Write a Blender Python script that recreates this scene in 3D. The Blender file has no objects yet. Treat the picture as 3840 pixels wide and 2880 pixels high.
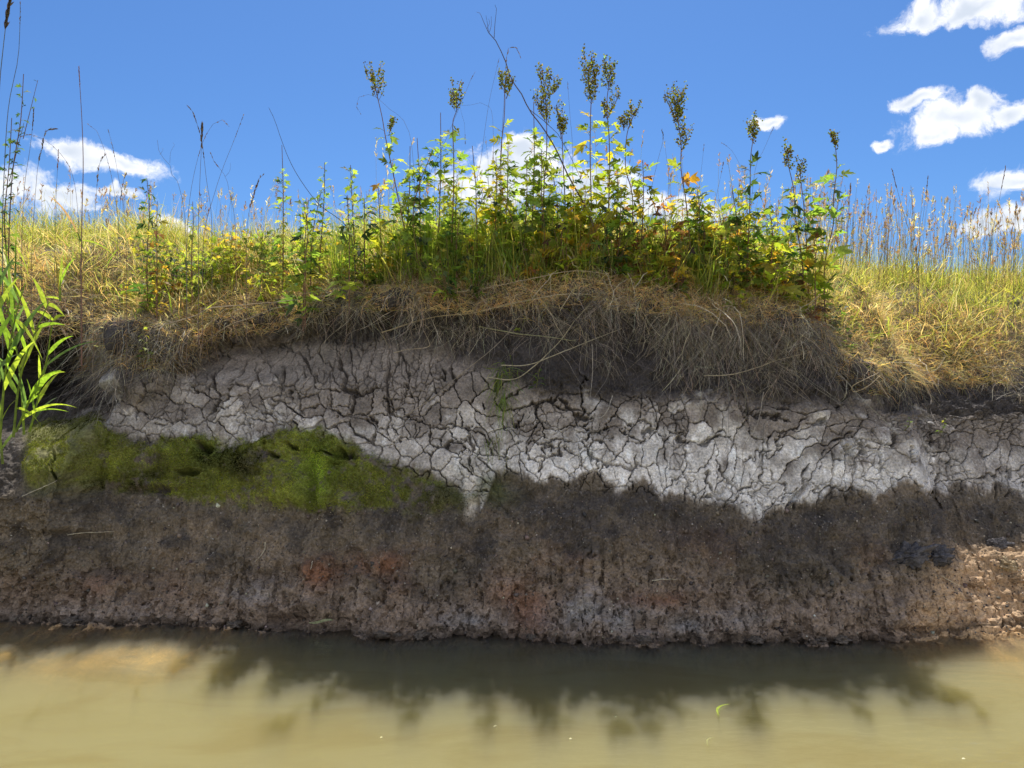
import bpy, math, numpy as np
from mathutils import Vector
rng = np.random.default_rng(7)
S = bpy.context.scene
C = S.collection
F, ZC = 2900.0, 0.85            # focal length in photo pixels, camera height above the water (m)

# ------------------------------------------------------------------ camera
cam = bpy.data.cameras.new('camera'); camo = bpy.data.objects.new('camera', cam); C.objects.link(camo)
camo.location = (0, 0, ZC); camo.rotation_euler = (math.radians(90), 0, 0)
cam.sensor_width = 36; cam.lens = 36 * F / 3840; cam.clip_start = 0.05; cam.clip_end = 3000
S.camera = camo
S.view_settings.view_transform = 'Standard'; S.view_settings.look = 'None'
S.view_settings.exposure = 0.62; S.view_settings.gamma = 1
S.cycles.max_bounces = 8; S.cycles.diffuse_bounces = 4; S.cycles.transmission_bounces = 4
S.cycles.glossy_bounces = 3; S.cycles.transparent_max_bounces = 8; S.cycles.use_denoising = True; S.cycles.volume_bounces = 5

# ------------------------------------------------------------------ sky with clouds, sun
SUN_EL, SUN_AZ = math.radians(61), math.radians(2)
w = bpy.data.worlds.new('World'); S.world = w; w.use_nodes = True
nt = w.node_tree; nt.nodes.clear()
def N(tree, typ, **kw):
    n = tree.nodes.new(typ)
    for k, v in kw.items(): setattr(n, k, v)
    return n
def mth(tree, op, a, b=None, c=None, clamp=False):
    n = N(tree, 'ShaderNodeMath', operation=op, use_clamp=clamp)
    for i, v in enumerate((a, b, c)):
        if v is None: continue
        if isinstance(v, (int, float)): n.inputs[i].default_value = v
        else: tree.links.new(v, n.inputs[i])
    return n.outputs[0]
def vmt(tree, op, a, b):
    n = N(tree, 'ShaderNodeVectorMath', operation=op)
    for i, v in enumerate((a, b)):
        if v is None: continue
        if isinstance(v, tuple): n.inputs[i].default_value = v
        else: tree.links.new(v, n.inputs[i])
    return n
sky = N(nt, 'ShaderNodeTexSky', sky_type='NISHITA', sun_disc=False)
sky.sun_elevation = SUN_EL; sky.sun_rotation = SUN_AZ; sky.air_density = 1.0; sky.dust_density = 0.5; sky.ozone_density = 2.0
hs = N(nt, 'ShaderNodeMix', data_type='RGBA', blend_type='MULTIPLY'); hs.inputs[0].default_value = 1
nt.links.new(sky.outputs[0], hs.inputs[6]); hs.inputs[7].default_value = (0.28, 0.455, 0.68, 1)
tc = N(nt, 'ShaderNodeTexCoord'); sp = N(nt, 'ShaderNodeSeparateXYZ'); nt.links.new(tc.outputs['Generated'], sp.inputs[0])
az = mth(nt, 'ARCTAN2', sp.outputs[0], sp.outputs[1]); el = mth(nt, 'ARCSINE', sp.outputs[2])
ae = N(nt, 'ShaderNodeCombineXYZ'); nt.links.new(az, ae.inputs[0]); nt.links.new(el, ae.inputs[1])
wn = N(nt, 'ShaderNodeTexNoise'); wn.inputs['Scale'].default_value = 13; wn.inputs['Detail'].default_value = 7
nt.links.new(ae.outputs[0], wn.inputs['Vector'])
wv = vmt(nt, 'SCALE', vmt(nt, 'SUBTRACT', wn.outputs['Color'], (.5, .5, .5)).outputs[0], None); wv.inputs['Scale'].default_value = 0.075
aew = vmt(nt, 'ADD', ae.outputs[0], wv.outputs[0]).outputs[0]
def AE(px, py):
    a = math.atan((px - 1920) / F); return a, math.atan((1440 - py) / F * math.cos(a))
CL = [(3560,470,190,75),(3680,385,75,60),(3780,430,80,55),(3500,530,100,40),(3430,400,110,42),(3660,25,210,45),(3450,60,80,50),(3800,105,90,50),
      (3810,680,100,60),(3790,840,150,60),(1930,660,320,120),(1970,590,120,60),(2230,690,210,95),(2400,760,120,60),(1720,680,90,50),(2600,800,150,70),(2560,750,70,50),
      (260,560,110,45),(430,610,190,48),(70,690,130,60),(220,740,160,60),(430,715,110,24),(640,840,90,45),(2885,462,60,26),(3290,548,45,20)]
mask = None
for (px, py, rx, ry) in CL:
    a, e = AE(px, py)
    d = vmt(nt, 'MULTIPLY', vmt(nt, 'SUBTRACT', aew, (a, e, 0)).outputs[0], (F / rx * 1.0, F / ry * 1.08, 0)).outputs[0]
    L = N(nt, 'ShaderNodeVectorMath', operation='LENGTH'); nt.links.new(d, L.inputs[0])
    v = mth(nt, 'SUBTRACT', 1.0, L.outputs['Value'])
    mask = v if mask is None else mth(nt, 'MAXIMUM', mask, v)
fn = N(nt, 'ShaderNodeTexNoise'); fn.inputs['Scale'].default_value = 26; fn.inputs['Detail'].default_value = 11; fn.inputs['Roughness'].default_value = .68
nt.links.new(aew, fn.inputs['Vector'])
mm = mth(nt, 'ADD', mask, mth(nt, 'MULTIPLY', mth(nt, 'SUBTRACT', fn.outputs[0], .5), 2.3))
mr = N(nt, 'ShaderNodeMapRange', interpolation_type='SMOOTHSTEP'); mr.inputs[1].default_value = -.05; mr.inputs[2].default_value = .60
nt.links.new(mm, mr.inputs[0])
# unseen broken cloud, added behind the camera to whiten the fill light
bn = N(nt, 'ShaderNodeTexNoise'); bn.inputs['Scale'].default_value = 2.2; bn.inputs['Detail'].default_value = 7; bn.inputs['Roughness'].default_value = .58
nt.links.new(tc.outputs['Generated'], bn.inputs['Vector'])
bk = mth(nt, 'SUBTRACT', mth(nt, 'MULTIPLY', sp.outputs[1], -1.0), .05)
bkm = N(nt, 'ShaderNodeMapRange', interpolation_type='SMOOTHSTEP'); bkm.inputs[1].default_value = 0; bkm.inputs[2].default_value = .35; nt.links.new(bk, bkm.inputs[0])
bm = N(nt, 'ShaderNodeMapRange', interpolation_type='SMOOTHSTEP'); bm.inputs[1].default_value = .42; bm.inputs[2].default_value = .56; nt.links.new(bn.outputs[0], bm.inputs[0])
allm = mth(nt, 'MAXIMUM', mr.outputs[0], mth(nt, 'MULTIPLY', bkm.outputs[0], bm.outputs[0]))
sh = N(nt, 'ShaderNodeMapRange', interpolation_type='SMOOTHSTEP'); sh.inputs[1].default_value = .75; sh.inputs[2].default_value = 1.35
nt.links.new(mth(nt, 'ADD', mth(nt, 'MULTIPLY', mask, .55), mth(nt, 'MULTIPLY', wn.outputs[0], 1.5)), sh.inputs[0])
cc = N(nt, 'ShaderNodeMix', data_type='RGBA'); cc.inputs[6].default_value = (6.6, 6.6, 6.7, 1); cc.inputs[7].default_value = (4.0, 4.4, 5.0, 1)
nt.links.new(sh.outputs[0], cc.inputs[0])
mx = N(nt, 'ShaderNodeMix', data_type='RGBA'); nt.links.new(mth(nt, 'MULTIPLY', allm, .96), mx.inputs[0])
nt.links.new(hs.outputs[2], mx.inputs[6]); nt.links.new(cc.outputs[2], mx.inputs[7])
bg = N(nt, 'ShaderNodeBackground'); bg.inputs[1].default_value = 0.12
wo = N(nt, 'ShaderNodeOutputWorld'); nt.links.new(mx.outputs[2], bg.inputs[0]); nt.links.new(bg.outputs[0], wo.inputs[0])
sl = bpy.data.lights.new('sun', 'SUN'); sl.energy = 3.9; sl.angle = math.radians(.53); sl.color = (1, .95, .87)
so = bpy.data.objects.new('sun', sl); C.objects.link(so)
sd = Vector((math.sin(SUN_AZ) * math.cos(SUN_EL), math.cos(SUN_AZ) * math.cos(SUN_EL), math.sin(SUN_EL)))
so.rotation_euler = (-sd).to_track_quat('-Z', 'Y').to_euler(); so.location = sd * 20

# ------------------------------------------------------------------ numpy helpers
def _h(ix, iy, seed):
    n = (ix.astype(np.int64) * 374761393 + iy.astype(np.int64) * 668265263 + seed * 974634777) & 0x7fffffff
    n = ((n ^ (n >> 13)) * 1274126177) & 0x7fffffff
    n = ((n ^ (n >> 16)) * 461845907) & 0x7fffffff
    return ((n ^ (n >> 15)) & 0xffffff) / float(0xffffff)
def vn(x, y, seed=0):
    x = np.asarray(x, float); y = np.asarray(y, float)
    ix = np.floor(x); iy = np.floor(y); fx = x - ix; fy = y - iy
    fx = fx * fx * (3 - 2 * fx); fy = fy * fy * (3 - 2 * fy)
    a = _h(ix, iy, seed); b = _h(ix + 1, iy, seed); c = _h(ix, iy + 1, seed); d = _h(ix + 1, iy + 1, seed)
    return (a * (1 - fx) + b * fx) * (1 - fy) + (c * (1 - fx) + d * fx) * fy - .5
def fbm(x, y, seed=0, o=4, g=.5):
    r = 0; a = 1
    for i in range(o):
        r = r + a * vn(x * 2 ** i + i * 17.3, y * 2 ** i - i * 9.1, seed + i); a *= g
    return r
def worley(x, y, seed=0):
    ix = np.floor(x); iy = np.floor(y)
    f1 = np.full(x.shape, 9.); f2 = np.full(x.shape, 9.); p1 = np.zeros(x.shape + (2,)); p2 = p1.copy(); cid = np.zeros(x.shape)
    for a in (-1, 0, 1):
        for b in (-1, 0, 1):
            cx = ix + a; cy = iy + b
            qx = cx + _h(cx, cy, seed); qy = cy + _h(cx, cy, seed + 5)
            d = (qx - x) ** 2 + (qy - y) ** 2
            n1 = d < f1; n2 = (~n1) & (d < f2)
            f2 = np.where(n1, f1, np.where(n2, d, f2)); p2 = np.where(n1[..., None], p1, np.where(n2[..., None], np.stack([qx, qy], -1), p2))
            f1 = np.where(n1, d, f1); p1 = np.where(n1[..., None], np.stack([qx, qy], -1), p1); cid = np.where(n1, _h(cx, cy, seed + 9), cid)
    dd = np.sqrt(((p1 - p2) ** 2).sum(-1)) + 1e-6
    return np.sqrt(f1), (f2 - f1) / (2 * dd), cid
def ss(a, b, x): t = np.clip((x - a) / (b - a), 0, 1); return t * t * (3 - 2 * t)
def lerp(a, b, t): return a + (b - a) * t
def ucol(c): return np.array(c, float)

def mesh_obj(name, V, faces, col=None, mat=None, parent=None, smooth=False, loc=None):
    """faces: list of int arrays (n,3) or (n,4)."""
    V = np.asarray(V, np.float32).reshape(-1, 3)
    me = bpy.data.meshes.new(name)
    me.vertices.add(len(V)); me.vertices.foreach_set('co', V.ravel())
    fl = [np.asarray(f, np.int32) for f in faces if len(f)]
    tot = np.concatenate([np.full(len(f), f.shape[1], np.int32) for f in fl])
    idx = np.concatenate([f.ravel() for f in fl])
    me.loops.add(len(idx)); me.loops.foreach_set('vertex_index', idx)
    me.polygons.add(len(tot)); st = np.zeros(len(tot), np.int32); st[1:] = np.cumsum(tot)[:-1]
    me.polygons.foreach_set('loop_start', st)
    if smooth: me.polygons.foreach_set('use_smooth', np.ones(len(tot), bool))
    me.update(calc_edges=True)
    if col is not None:
        at = me.color_attributes.new('Col', 'FLOAT_COLOR', 'POINT')
        cc_ = np.ones((len(V), 4), np.float32); cc_[:, :3] = np.broadcast_to(np.asarray(col, np.float32).reshape(-1, 3), (len(V), 3))
        at.data.foreach_set('color', cc_.ravel())
    if mat: me.materials.append(mat)
    o = bpy.data.objects.new(name, me); C.objects.link(o)
    if parent: o.parent = parent
    if loc is not None: o.location = loc
    return o
class Acc:
    def __init__(s): s.V = []; s.F3 = []; s.F4 = []; s.c = []; s.n = 0
    def add(s, V, F, col):
        V = np.asarray(V, float).reshape(-1, 3); F = np.asarray(F)
        (s.F3 if F.shape[1] == 3 else s.F4).append(F + s.n)
        s.V.append(V); s.c.append(np.broadcast_to(np.asarray(col, float).reshape(-1, 3), V.shape)); s.n += len(V)
    def build(s, name, mat, parent=None, origin=None, smooth=False):
        V = np.concatenate(s.V)
        if origin is not None: V = V - np.asarray(origin)
        fs = []
        if s.F3: fs.append(np.concatenate(s.F3))
        if s.F4: fs.append(np.concatenate(s.F4))
        return mesh_obj(name, V, fs, np.concatenate(s.c), mat, parent, smooth)
def nrm(v): return v / (np.linalg.norm(v, axis=-1, keepdims=True) + 1e-9)
def ribbons(acc, P, side, width, col, prof=None):
    """P (N,K,3) centre lines, side (N,3) or (N,K,3), width (N,), col (N,3) or (N,K,3)."""
    n, k, _ = P.shape
    s = np.linspace(0, 1, k)
    if prof is None: prof = np.clip((1 - s) * 1.6, 0.06, 1) * np.clip(.5 + s * 3, 0, 1)
    if side.ndim == 2: side = side[:, None, :]
    o = side * (np.asarray(width)[:, None, None] * .5) * prof[None, :, None]
    V = np.stack([P - o, P + o], 2)
    i = np.arange(n)[:, None] * (2 * k) + np.arange(k - 1)[None] * 2
    Fq = np.stack([i, i + 1, i + 3, i + 2], -1).reshape(-1, 4)
    c = np.asarray(col, float)
    if c.ndim == 2: c = np.broadcast_to(c[:, None, :], (n, k, 3))
    acc.add(V, Fq, np.repeat(c.reshape(n * k, 3), 2, 0))
def blades(acc, root, dirn, L, width, droop, col, K=5, wig=.0, tipcol=None, prof=None, r=rng):
    n = len(root); s = np.linspace(0, 1, K)[None, :, None]
    dirn = nrm(dirn); side = nrm(np.cross(dirn, r.normal(size=(n, 3))))
    P = root[:, None] + dirn[:, None] * s * L[:, None, None]
    P[..., 2] -= (droop * L)[:, None] * (s[..., 0] ** 2)
    if wig: 
        w_ = np.cumsum(r.normal(size=(n, K, 3)), 1) * wig; w_ -= w_[:, :1]
        P = P + w_ * L[:, None, None]
    c = col[:, None] * np.ones((1, K, 1)) if tipcol is None else lerp(col[:, None], tipcol[:, None], s)
    ribbons(acc, P, side, width, c, prof); return P
def tube(acc, pts, rad, col, sides=5):
    pts = np.asarray(pts, float); k = len(pts); rad = np.broadcast_to(np.asarray(rad, float), (k,))
    T = nrm(np.gradient(pts, axis=0)); ref = np.array([.3, 1, .1]) if abs(T[0][1]) < .8 else np.array([1, 0, .2])
    A = nrm(np.cross(T, ref)); B = nrm(np.cross(T, A)); th = np.arange(sides) * 2 * math.pi / sides
    V = pts[:, None] + rad[:, None, None] * (A[:, None] * np.cos(th)[None, :, None] + B[:, None] * np.sin(th)[None, :, None])
    i = np.arange(k - 1)[:, None] * sides; j = np.arange(sides)[None]; j2 = (j + 1) % sides
    Fq = np.stack([i + j, i + j2, i + sides + j2, i + sides + j], -1).reshape(-1, 4)
    c = np.asarray(col, float)
    acc.add(V, Fq, np.repeat(c, sides, 0) if c.ndim == 2 and len(c) == k else c)
def spline(pts, n):
    pts = np.asarray(pts, float); 
    if len(pts) < 3: return np.stack([np.interp(np.linspace(0, 1, n), [0, 1], pts[:, i]) for i in range(pts.shape[1])], -1)
    d = np.r_[0, np.cumsum(np.linalg.norm(np.diff(pts, axis=0), axis=1))]; d /= d[-1]
    P = np.vstack([2 * pts[0] - pts[1], pts, 2 * pts[-1] - pts[-2]]); out = []
    for s in np.linspace(0, 1, n):
        i = min(np.searchsorted(d, s, 'right') - 1, len(pts) - 2); i = max(i, 0); t = (s - d[i]) / (d[i + 1] - d[i] + 1e-9)
        a, b, c_, e = P[i], P[i + 1], P[i + 2], P[i + 3]
        out.append(.5 * (2 * b + (c_ - a) * t + (2 * a - 5 * b + 4 * c_ - e) * t * t + (3 * b - a - 3 * c_ + e) * t ** 3))
    return np.array(out)
def place(acc, T, o, fwd, up, sc, col):
    """copies of a template (V,F): local x along fwd, z along up."""
    TV, TF = T; o = np.atleast_2d(o); n = len(o)
    f = nrm(np.atleast_2d(fwd)); u = np.atleast_2d(up); sdv = nrm(np.cross(u, f)); u = nrm(np.cross(f, sdv))
    sc = np.broadcast_to(np.asarray(sc, float), (n,))[:, None, None]
    V = o[:, None] + sc * (TV[None, :, :1] * f[:, None] + TV[None, :, 1:2] * sdv[:, None] + TV[None, :, 2:] * u[:, None])
    k = len(TV); Fq = (TF[None] + (np.arange(n) * k)[:, None, None]).reshape(-1, TF.shape[1])
    acc.add(V, Fq, np.repeat(np.broadcast_to(np.asarray(col, float).reshape(-1, 3), (n, 3)), k, 0))
def W(px, py, Y): return np.array([(px - 1920) / F * Y, Y, ZC + (1440 - py) / F * Y])
def tag(o, label=None, cat=None, group=None, kind=None):
    if label: o['label'] = label
    if cat: o['category'] = cat
    if group: o['group'] = group
    if kind: o['kind'] = kind
    return o
def thing(name, loc, label, cat, group=None):
    o = bpy.data.objects.new(name, None); C.objects.link(o); o.location = loc; o.empty_display_size = .05
    return tag(o, label, cat, group)

# ------------------------------------------------------------------ materials
def new_mat(name):
    m = bpy.data.materials.new(name); m.use_nodes = True; t = m.node_tree; t.nodes.clear()
    return m, t, N(t, 'ShaderNodeOutputMaterial')
def plant_mat(name, trans=.5, gloss=.06, rough=.45, boost=1.0, nscale=60, var=.35):
    m, t, out = new_mat(name)
    a = N(t, 'ShaderNodeAttribute', attribute_name='Col'); tcx = N(t, 'ShaderNodeTexCoord')
    n = N(t, 'ShaderNodeTexNoise'); n.inputs['Scale'].default_value = nscale; n.inputs['Detail'].default_value = 3
    t.links.new(tcx.outputs['Object'], n.inputs['Vector'])
    mrr = N(t, 'ShaderNodeMapRange'); mrr.inputs[1].default_value = .3; mrr.inputs[2].default_value = .7
    mrr.inputs[3].default_value = 1 - var; mrr.inputs[4].default_value = 1 + var; t.links.new(n.outputs[0], mrr.inputs[0])
    c = vmt(t, 'SCALE', a.outputs['Color'], None); t.links.new(mrr.outputs[0], c.inputs['Scale'])
    d = N(t, 'ShaderNodeBsdfDiffuse'); t.links.new(c.outputs[0], d.inputs[0])
    tr = N(t, 'ShaderNodeBsdfTranslucent')
    c2 = vmt(t, 'MULTIPLY', c.outputs[0], (boost * 1.1, boost * 1.15, boost * .6)); t.links.new(c2.outputs[0], tr.inputs[0])
    mx1 = N(t, 'ShaderNodeMixShader'); mx1.inputs[0].default_value = trans
    t.links.new(d.outputs[0], mx1.inputs[1]); t.links.new(tr.outputs[0], mx1.inputs[2])
    g = N(t, 'ShaderNodeBsdfGlossy'); g.inputs['Roughness'].default_value = rough
    mx2 = N(t, 'ShaderNodeMixShader'); mx2.inputs[0].default_value = gloss
    t.links.new(mx1.outputs[0], mx2.inputs[1]); t.links.new(g.outputs[0], mx2.inputs[2]); t.links.new(mx2.outputs[0], out.inputs[0])
    return m
M_leaf = plant_mat('leaf', .62, .025, .5, 1.95, 90, .3)
M_grass = plant_mat('grass_blade', .55, .03, .5, 1.75, 30, .3)
M_straw = plant_mat('dry_straw', .2, .05, .5, 1.0, 80, .35)
M_stem = plant_mat('plant_stem', .05, .04, .5, 1.0, 60, .3)
M_seed = plant_mat('seed_pod', .6, .0, .5, 3.0, 200, .4)
M_moss = plant_mat('moss_tuft', .3, .0, .6, 1.3, 25, .4)

def soil_mat():
    m, t, out = new_mat('bank_soil')
    a = N(t, 'ShaderNodeAttribute', attribute_name='Col'); tcx = N(t, 'ShaderNodeTexCoord')
    n1 = N(t, 'ShaderNodeTexNoise'); n1.inputs['Scale'].default_value = 110; n1.inputs['Detail'].default_value = 6; n1.inputs['Roughness'].default_value = .7
    n2 = N(t, 'ShaderNodeTexNoise'); n2.inputs['Scale'].default_value = 14; n2.inputs['Detail'].default_value = 6
    for n in (n1, n2): t.links.new(tcx.outputs['Object'], n.inputs['Vector'])
    r1 = N(t, 'ShaderNodeMapRange'); r1.inputs[1].default_value = .3; r1.inputs[2].default_value = .72; r1.inputs[3].default_value = .45; r1.inputs[4].default_value = 1.65
    t.links.new(n1.outputs[0], r1.inputs[0])
    r2 = N(t, 'ShaderNodeMapRange'); r2.inputs[1].default_value = .3; r2.inputs[2].default_value = .7; r2.inputs[3].default_value = .72; r2.inputs[4].default_value = 1.28
    t.links.new(n2.outputs[0], r2.inputs[0])
    c = vmt(t, 'SCALE', a.outputs['Color'], None); t.links.new(mth(t, 'MULTIPLY', r1.outputs[0], r2.outputs[0]), c.inputs['Scale'])
    p = N(t, 'ShaderNodeBsdfPrincipled'); p.inputs['Roughness'].default_value = .85; p.inputs['Specular IOR Level'].default_value = .25
    t.links.new(c.outputs[0], p.inputs['Base Color'])
    b = N(t, 'ShaderNodeBump'); b.inputs['Strength'].default_value = 1; b.inputs['Distance'].default_value = .006
    t.links.new(n1.outputs[0], b.inputs['Height']); t.links.new(b.outputs[0], p.inputs['Normal'])
    t.links.new(p.outputs[0], out.inputs[0]); return m
M_soil = soil_mat()

# ------------------------------------------------------------------ bank shape: profile controls along the bank
def X(px): return (np.asarray(px, float) - 1920) / 1000.0
LP = [-400, 0, 255, 330, 500, 750, 1000, 1300, 1700, 2100, 2600, 3000, 3150, 3300, 3450, 3600, 3840, 4300]
LY = [3.38, 3.37, 3.33, 3.20, 3.17, 3.23, 3.20, 3.06, 2.95, 2.92, 2.92, 2.92, 2.95, 2.98, 3.02, 3.33, 3.37, 3.37]
LZp = [1220, 1220, 1230, 1260, 1290, 1195, 1155, 1125, 1090, 1085, 1140, 1215, 1330, 1385, 1370, 1375, 1385, 1390]
def ylip(x): return np.interp(x, X(LP), LY) + .03 * fbm(x * 6, x * 0 + 3, 31, 3)
def zlip(x): return .85 + (1440 - np.interp(x, X(LP), LZp)) / F * np.interp(x, X(LP), LY) + .03 * fbm(x * 7, x * 0 + 8, 32, 4) + .035 * fbm(x * 3, x * 0 + 5, 36, 2)
WP = [-400, 0, 500, 1000, 1250, 1500, 2000, 2500, 3000, 3300, 3500, 3840, 4300]
WPy = [2330, 2335, 2345, 2352, 2375, 2392, 2400, 2410, 2412, 2398, 2372, 2366, 2360]
def ywat(x): return .85 * F / (np.interp(x * 2.9 / 2.65, X(WP), WPy) - 1440) + .045 * fbm(x * 7, x * 0 + 1, 33, 5) + .01 * fbm(x * 40, x * 0, 34, 2)
KP = [-400, 0, 265, 340, 800, 1300, 1900, 2500, 3000, 3400, 3560, 3840, 4300]
Y45 = [2.75, 2.75, 2.76, 2.95, 2.96, 2.82, 2.77, 2.76, 2.77, 2.83, 3.07, 3.08, 3.08]
Y65 = [2.97, 2.97, 2.98, 3.03, 3.04, 2.9, 2.86, 2.84, 2.84, 2.9, 3.14, 3.15, 3.15]
Y85 = [3.75, 3.75, 3.7, 3.14, 3.12, 2.98, 2.92, 2.9, 2.9, 2.97, 3.19, 3.2, 3.2]
Y100 = [3.8, 3.8, 3.74, 3.30, 3.38, 3.24, 2.98, 2.96, 2.96, 3.04, 3.25, 3.27, 3.27]
def kk(x, A): return np.interp(x, X(KP), A)
def rise(x): return np.interp(x, [-2.2, -1.7, -1.3, -1.0, 0, .9, 1.3, 1.7, 2.2], [.56, .54, .54, .42, .36, .38, .52, .52, .52])
def top_z(x, y):
    d = y - ylip(x) - .04
    z = zlip(x) + .02 + rise(x) * (1 - np.exp(-np.maximum(d, -.1) / .40)) - .02 * np.maximum(d - 1.4, 0)
    z = np.where(y > 8, np.maximum(z, zlip(x) + .1), z)
    return z + .09 * fbm(x * 1.9, y * 1.9, 40, 4) * ss(0, .3, d)
def T_up(d0): pass
xs = np.concatenate([-np.geomspace(60, 2.22, 40), np.arange(-2.2, 2.2001, .0018), np.geomspace(2.22, 60, 40)])
TC = np.array([-.14, -.05, 0, .05, .25, .45, .65, .85, 1.0, 1.12, 1.17])
tface = np.arange(-.14, 1.1701, .0017)
yl, zl, yw = ylip(xs), zlip(xs), ywat(xs)
y45 = kk(xs, Y45)
prot = np.interp(xs, X([3350, 3560, 4300]), [0, .03, .03]) + np.interp(xs, X([-400, 900, 1300, 1600]), [-.01, 0, .02, 0])
shl = np.interp(xs, X([800, 1150, 3300, 3500]), [1, 0, 0, .7])
CY = [yw - .20 - .14 * shl, yw - .05, yw, yw + .012 + np.interp(xs, X([3350, 3560]), [0, .04]), (yw + y45) / 2 + prot, y45, kk(xs, Y65), kk(xs, Y85), kk(xs, Y100), yl, yl + .05]
CZ = [-.11 + .075 * shl, -.03 + .015 * shl, 0 * xs, 0 * xs + .045, 0 * xs + .24, 0 * xs + .45, 0 * xs + .65, np.minimum(.85, zl - .17), zl - .12, zl - .015, zl + .02]
def prof(t, A):
    k = np.clip(np.searchsorted(TC, t, 'right') - 1, 0, len(TC) - 2); u = (t - TC[k]) / (TC[k + 1] - TC[k])
    A = np.array(A); return A[k] * (1 - u[:, None]) + A[k + 1] * u[:, None]
BY, BZ = prof(tface, CY), prof(tface, CZ)
ker = np.hanning(33); ker /= ker.sum()
def blur_t(A): 
    P = np.pad(A, ((16, 16), (0, 0)), mode='reflect', reflect_type='odd'); o = np.zeros_like(A)
    for i, k_ in enumerate(ker): o += k_ * P[i:i + A.shape[0]]
    return o
BY, BZ = blur_t(BY), blur_t(BZ)
BX = np.broadcast_to(xs, BY.shape).copy()
def normals(Xa, Ya, Za):
    P = np.stack([Xa, Ya, Za], -1); du = np.gradient(P, axis=1); dv = np.gradient(P, axis=0)
    return nrm(np.cross(du, dv))
NB = normals(BX, BY, BZ)            # u = +x, v = up  ->  faces the river (-y)
U = 1920 + F * BX / BY; Vv = 1440 - F * (BZ - ZC) / BY      # face projected to image pixels by the camera; shapes below are written in them
x_, z_ = BX, np.broadcast_to(tface[:, None], BX.shape)

# large forms
disp = .030 * fbm(x_ * 2.2, z_ * 2.6, 1, 3) * ss(0, .12, z_) + .022 * fbm(x_ * 8, z_ * 8, 2, 4)
def gauss(cx, cy, rx, ry, p=2): return np.exp(-((np.abs(U - cx) / rx) ** p + (np.abs(Vv - cy) / ry) ** p))
wu = U + 40 * fbm(x_ * 9, z_ * 9, 3, 3); wvv = Vv + 40 * fbm(x_ * 9, z_ * 9, 4, 3)
def curve(pts, u=None): p = np.array(pts, float); return np.interp(wu if u is None else u, p[:, 0], p[:, 1])
# slumped turf clod on the left
clod = ss(300, 400, wu) * (1 - ss(720, 880, wu)) * ss(1190, 1270, wvv) * (1 - ss(-35, 25, wvv - curve([(250, 1420), (350, 1470), (500, 1530), (650, 1450), (760, 1330), (900, 1250)])))
disp += .05 * clod
# moss lobes and ledge
mtop = curve([(60, 1560), (330, 1560), (450, 1620), (650, 1650), (950, 1645), (1080, 1600), (1220, 1600), (1330, 1650), (1500, 1740), (1700, 1790), (1830, 1840)])
mbot = curve([(60, 1800), (200, 1830), (420, 1840), (640, 1865), (760, 1890), (1000, 1905), (1150, 1900), (1300, 1915), (1500, 1935), (1750, 1935), (1850, 1870)])
mossd = np.minimum(Vv - mtop, mbot - Vv) + 30 * fbm(x_ * 22, z_ * 22, 5, 4) + 34 * fbm(x_ * 7, z_ * 7, 9, 3)
moss = ss(-18, 50, mossd) * ss(70, 130, wu) * (1 - ss(1760, 1850, wu))
disp += .028 * ss(-6, 60, mossd) * ss(70, 130, wu) * (1 - ss(1760, 1850, wu))
disp -= .05 * gauss(1165, 1830, 26, 90) + .035 * gauss(1160, 1930, 40, 60)
disp -= .035 * gauss(560, 1835, 110, 9) * ss(0, 1, 1)
Uh = U + 26 * fbm(x_ * 30, z_ * 30, 91, 4); Vh = Vv + 26 * fbm(x_ * 30, z_ * 30, 92, 4)
disp += .030 * moss * fbm(x_ * 8, z_ * 9, 93, 4)
for (hx, hy, rx, ry) in [(770, 1682, 26, 16), (998, 1678, 14, 12), (1098, 1676, 20, 10), (1290, 1706, 36, 15), (715, 1778, 30, 12), (1225, 1700, 22, 6), (1050, 1715, 14, 8), (205, 1760, 5, 40), (3170, 1690, 14, 10)]:
    disp -= .075 * np.exp(-((np.abs(Uh - hx) / rx) ** 3 + (np.abs(Vh - hy) / ry) ** 3))
    disp += .008 * np.exp(-((np.hypot((Uh - hx) / rx, (Vh - hy) / ry) - 1.7) / .45) ** 2)
# hollows in the lower mud
for (hx, hy, rx, ry, dd) in [(250, 2010, 260, 26, .03), (380, 2130, 50, 40, .03), (1050, 2320, 90, 20, .05), (1130, 2320, 20, 30, .05), (2430, 2345, 60, 22, .04), (3440, 2360, 90, 14, .03), (1000, 2160, 40, 20, .02), (1380, 2130, 50, 30, .02)]:
    disp -= dd * gauss(hx, hy, rx, ry)
# right-hand crumbly slump that catches the sun
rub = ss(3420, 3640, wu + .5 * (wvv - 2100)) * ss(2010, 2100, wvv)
f1r, er, cr_ = worley(x_ * 26, z_ * 26, 61)
disp += rub * (.010 * ss(0, .3, er) + .022 * fbm(x_ * 20, z_ * 26, 60, 6, .62) + .012)

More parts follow.
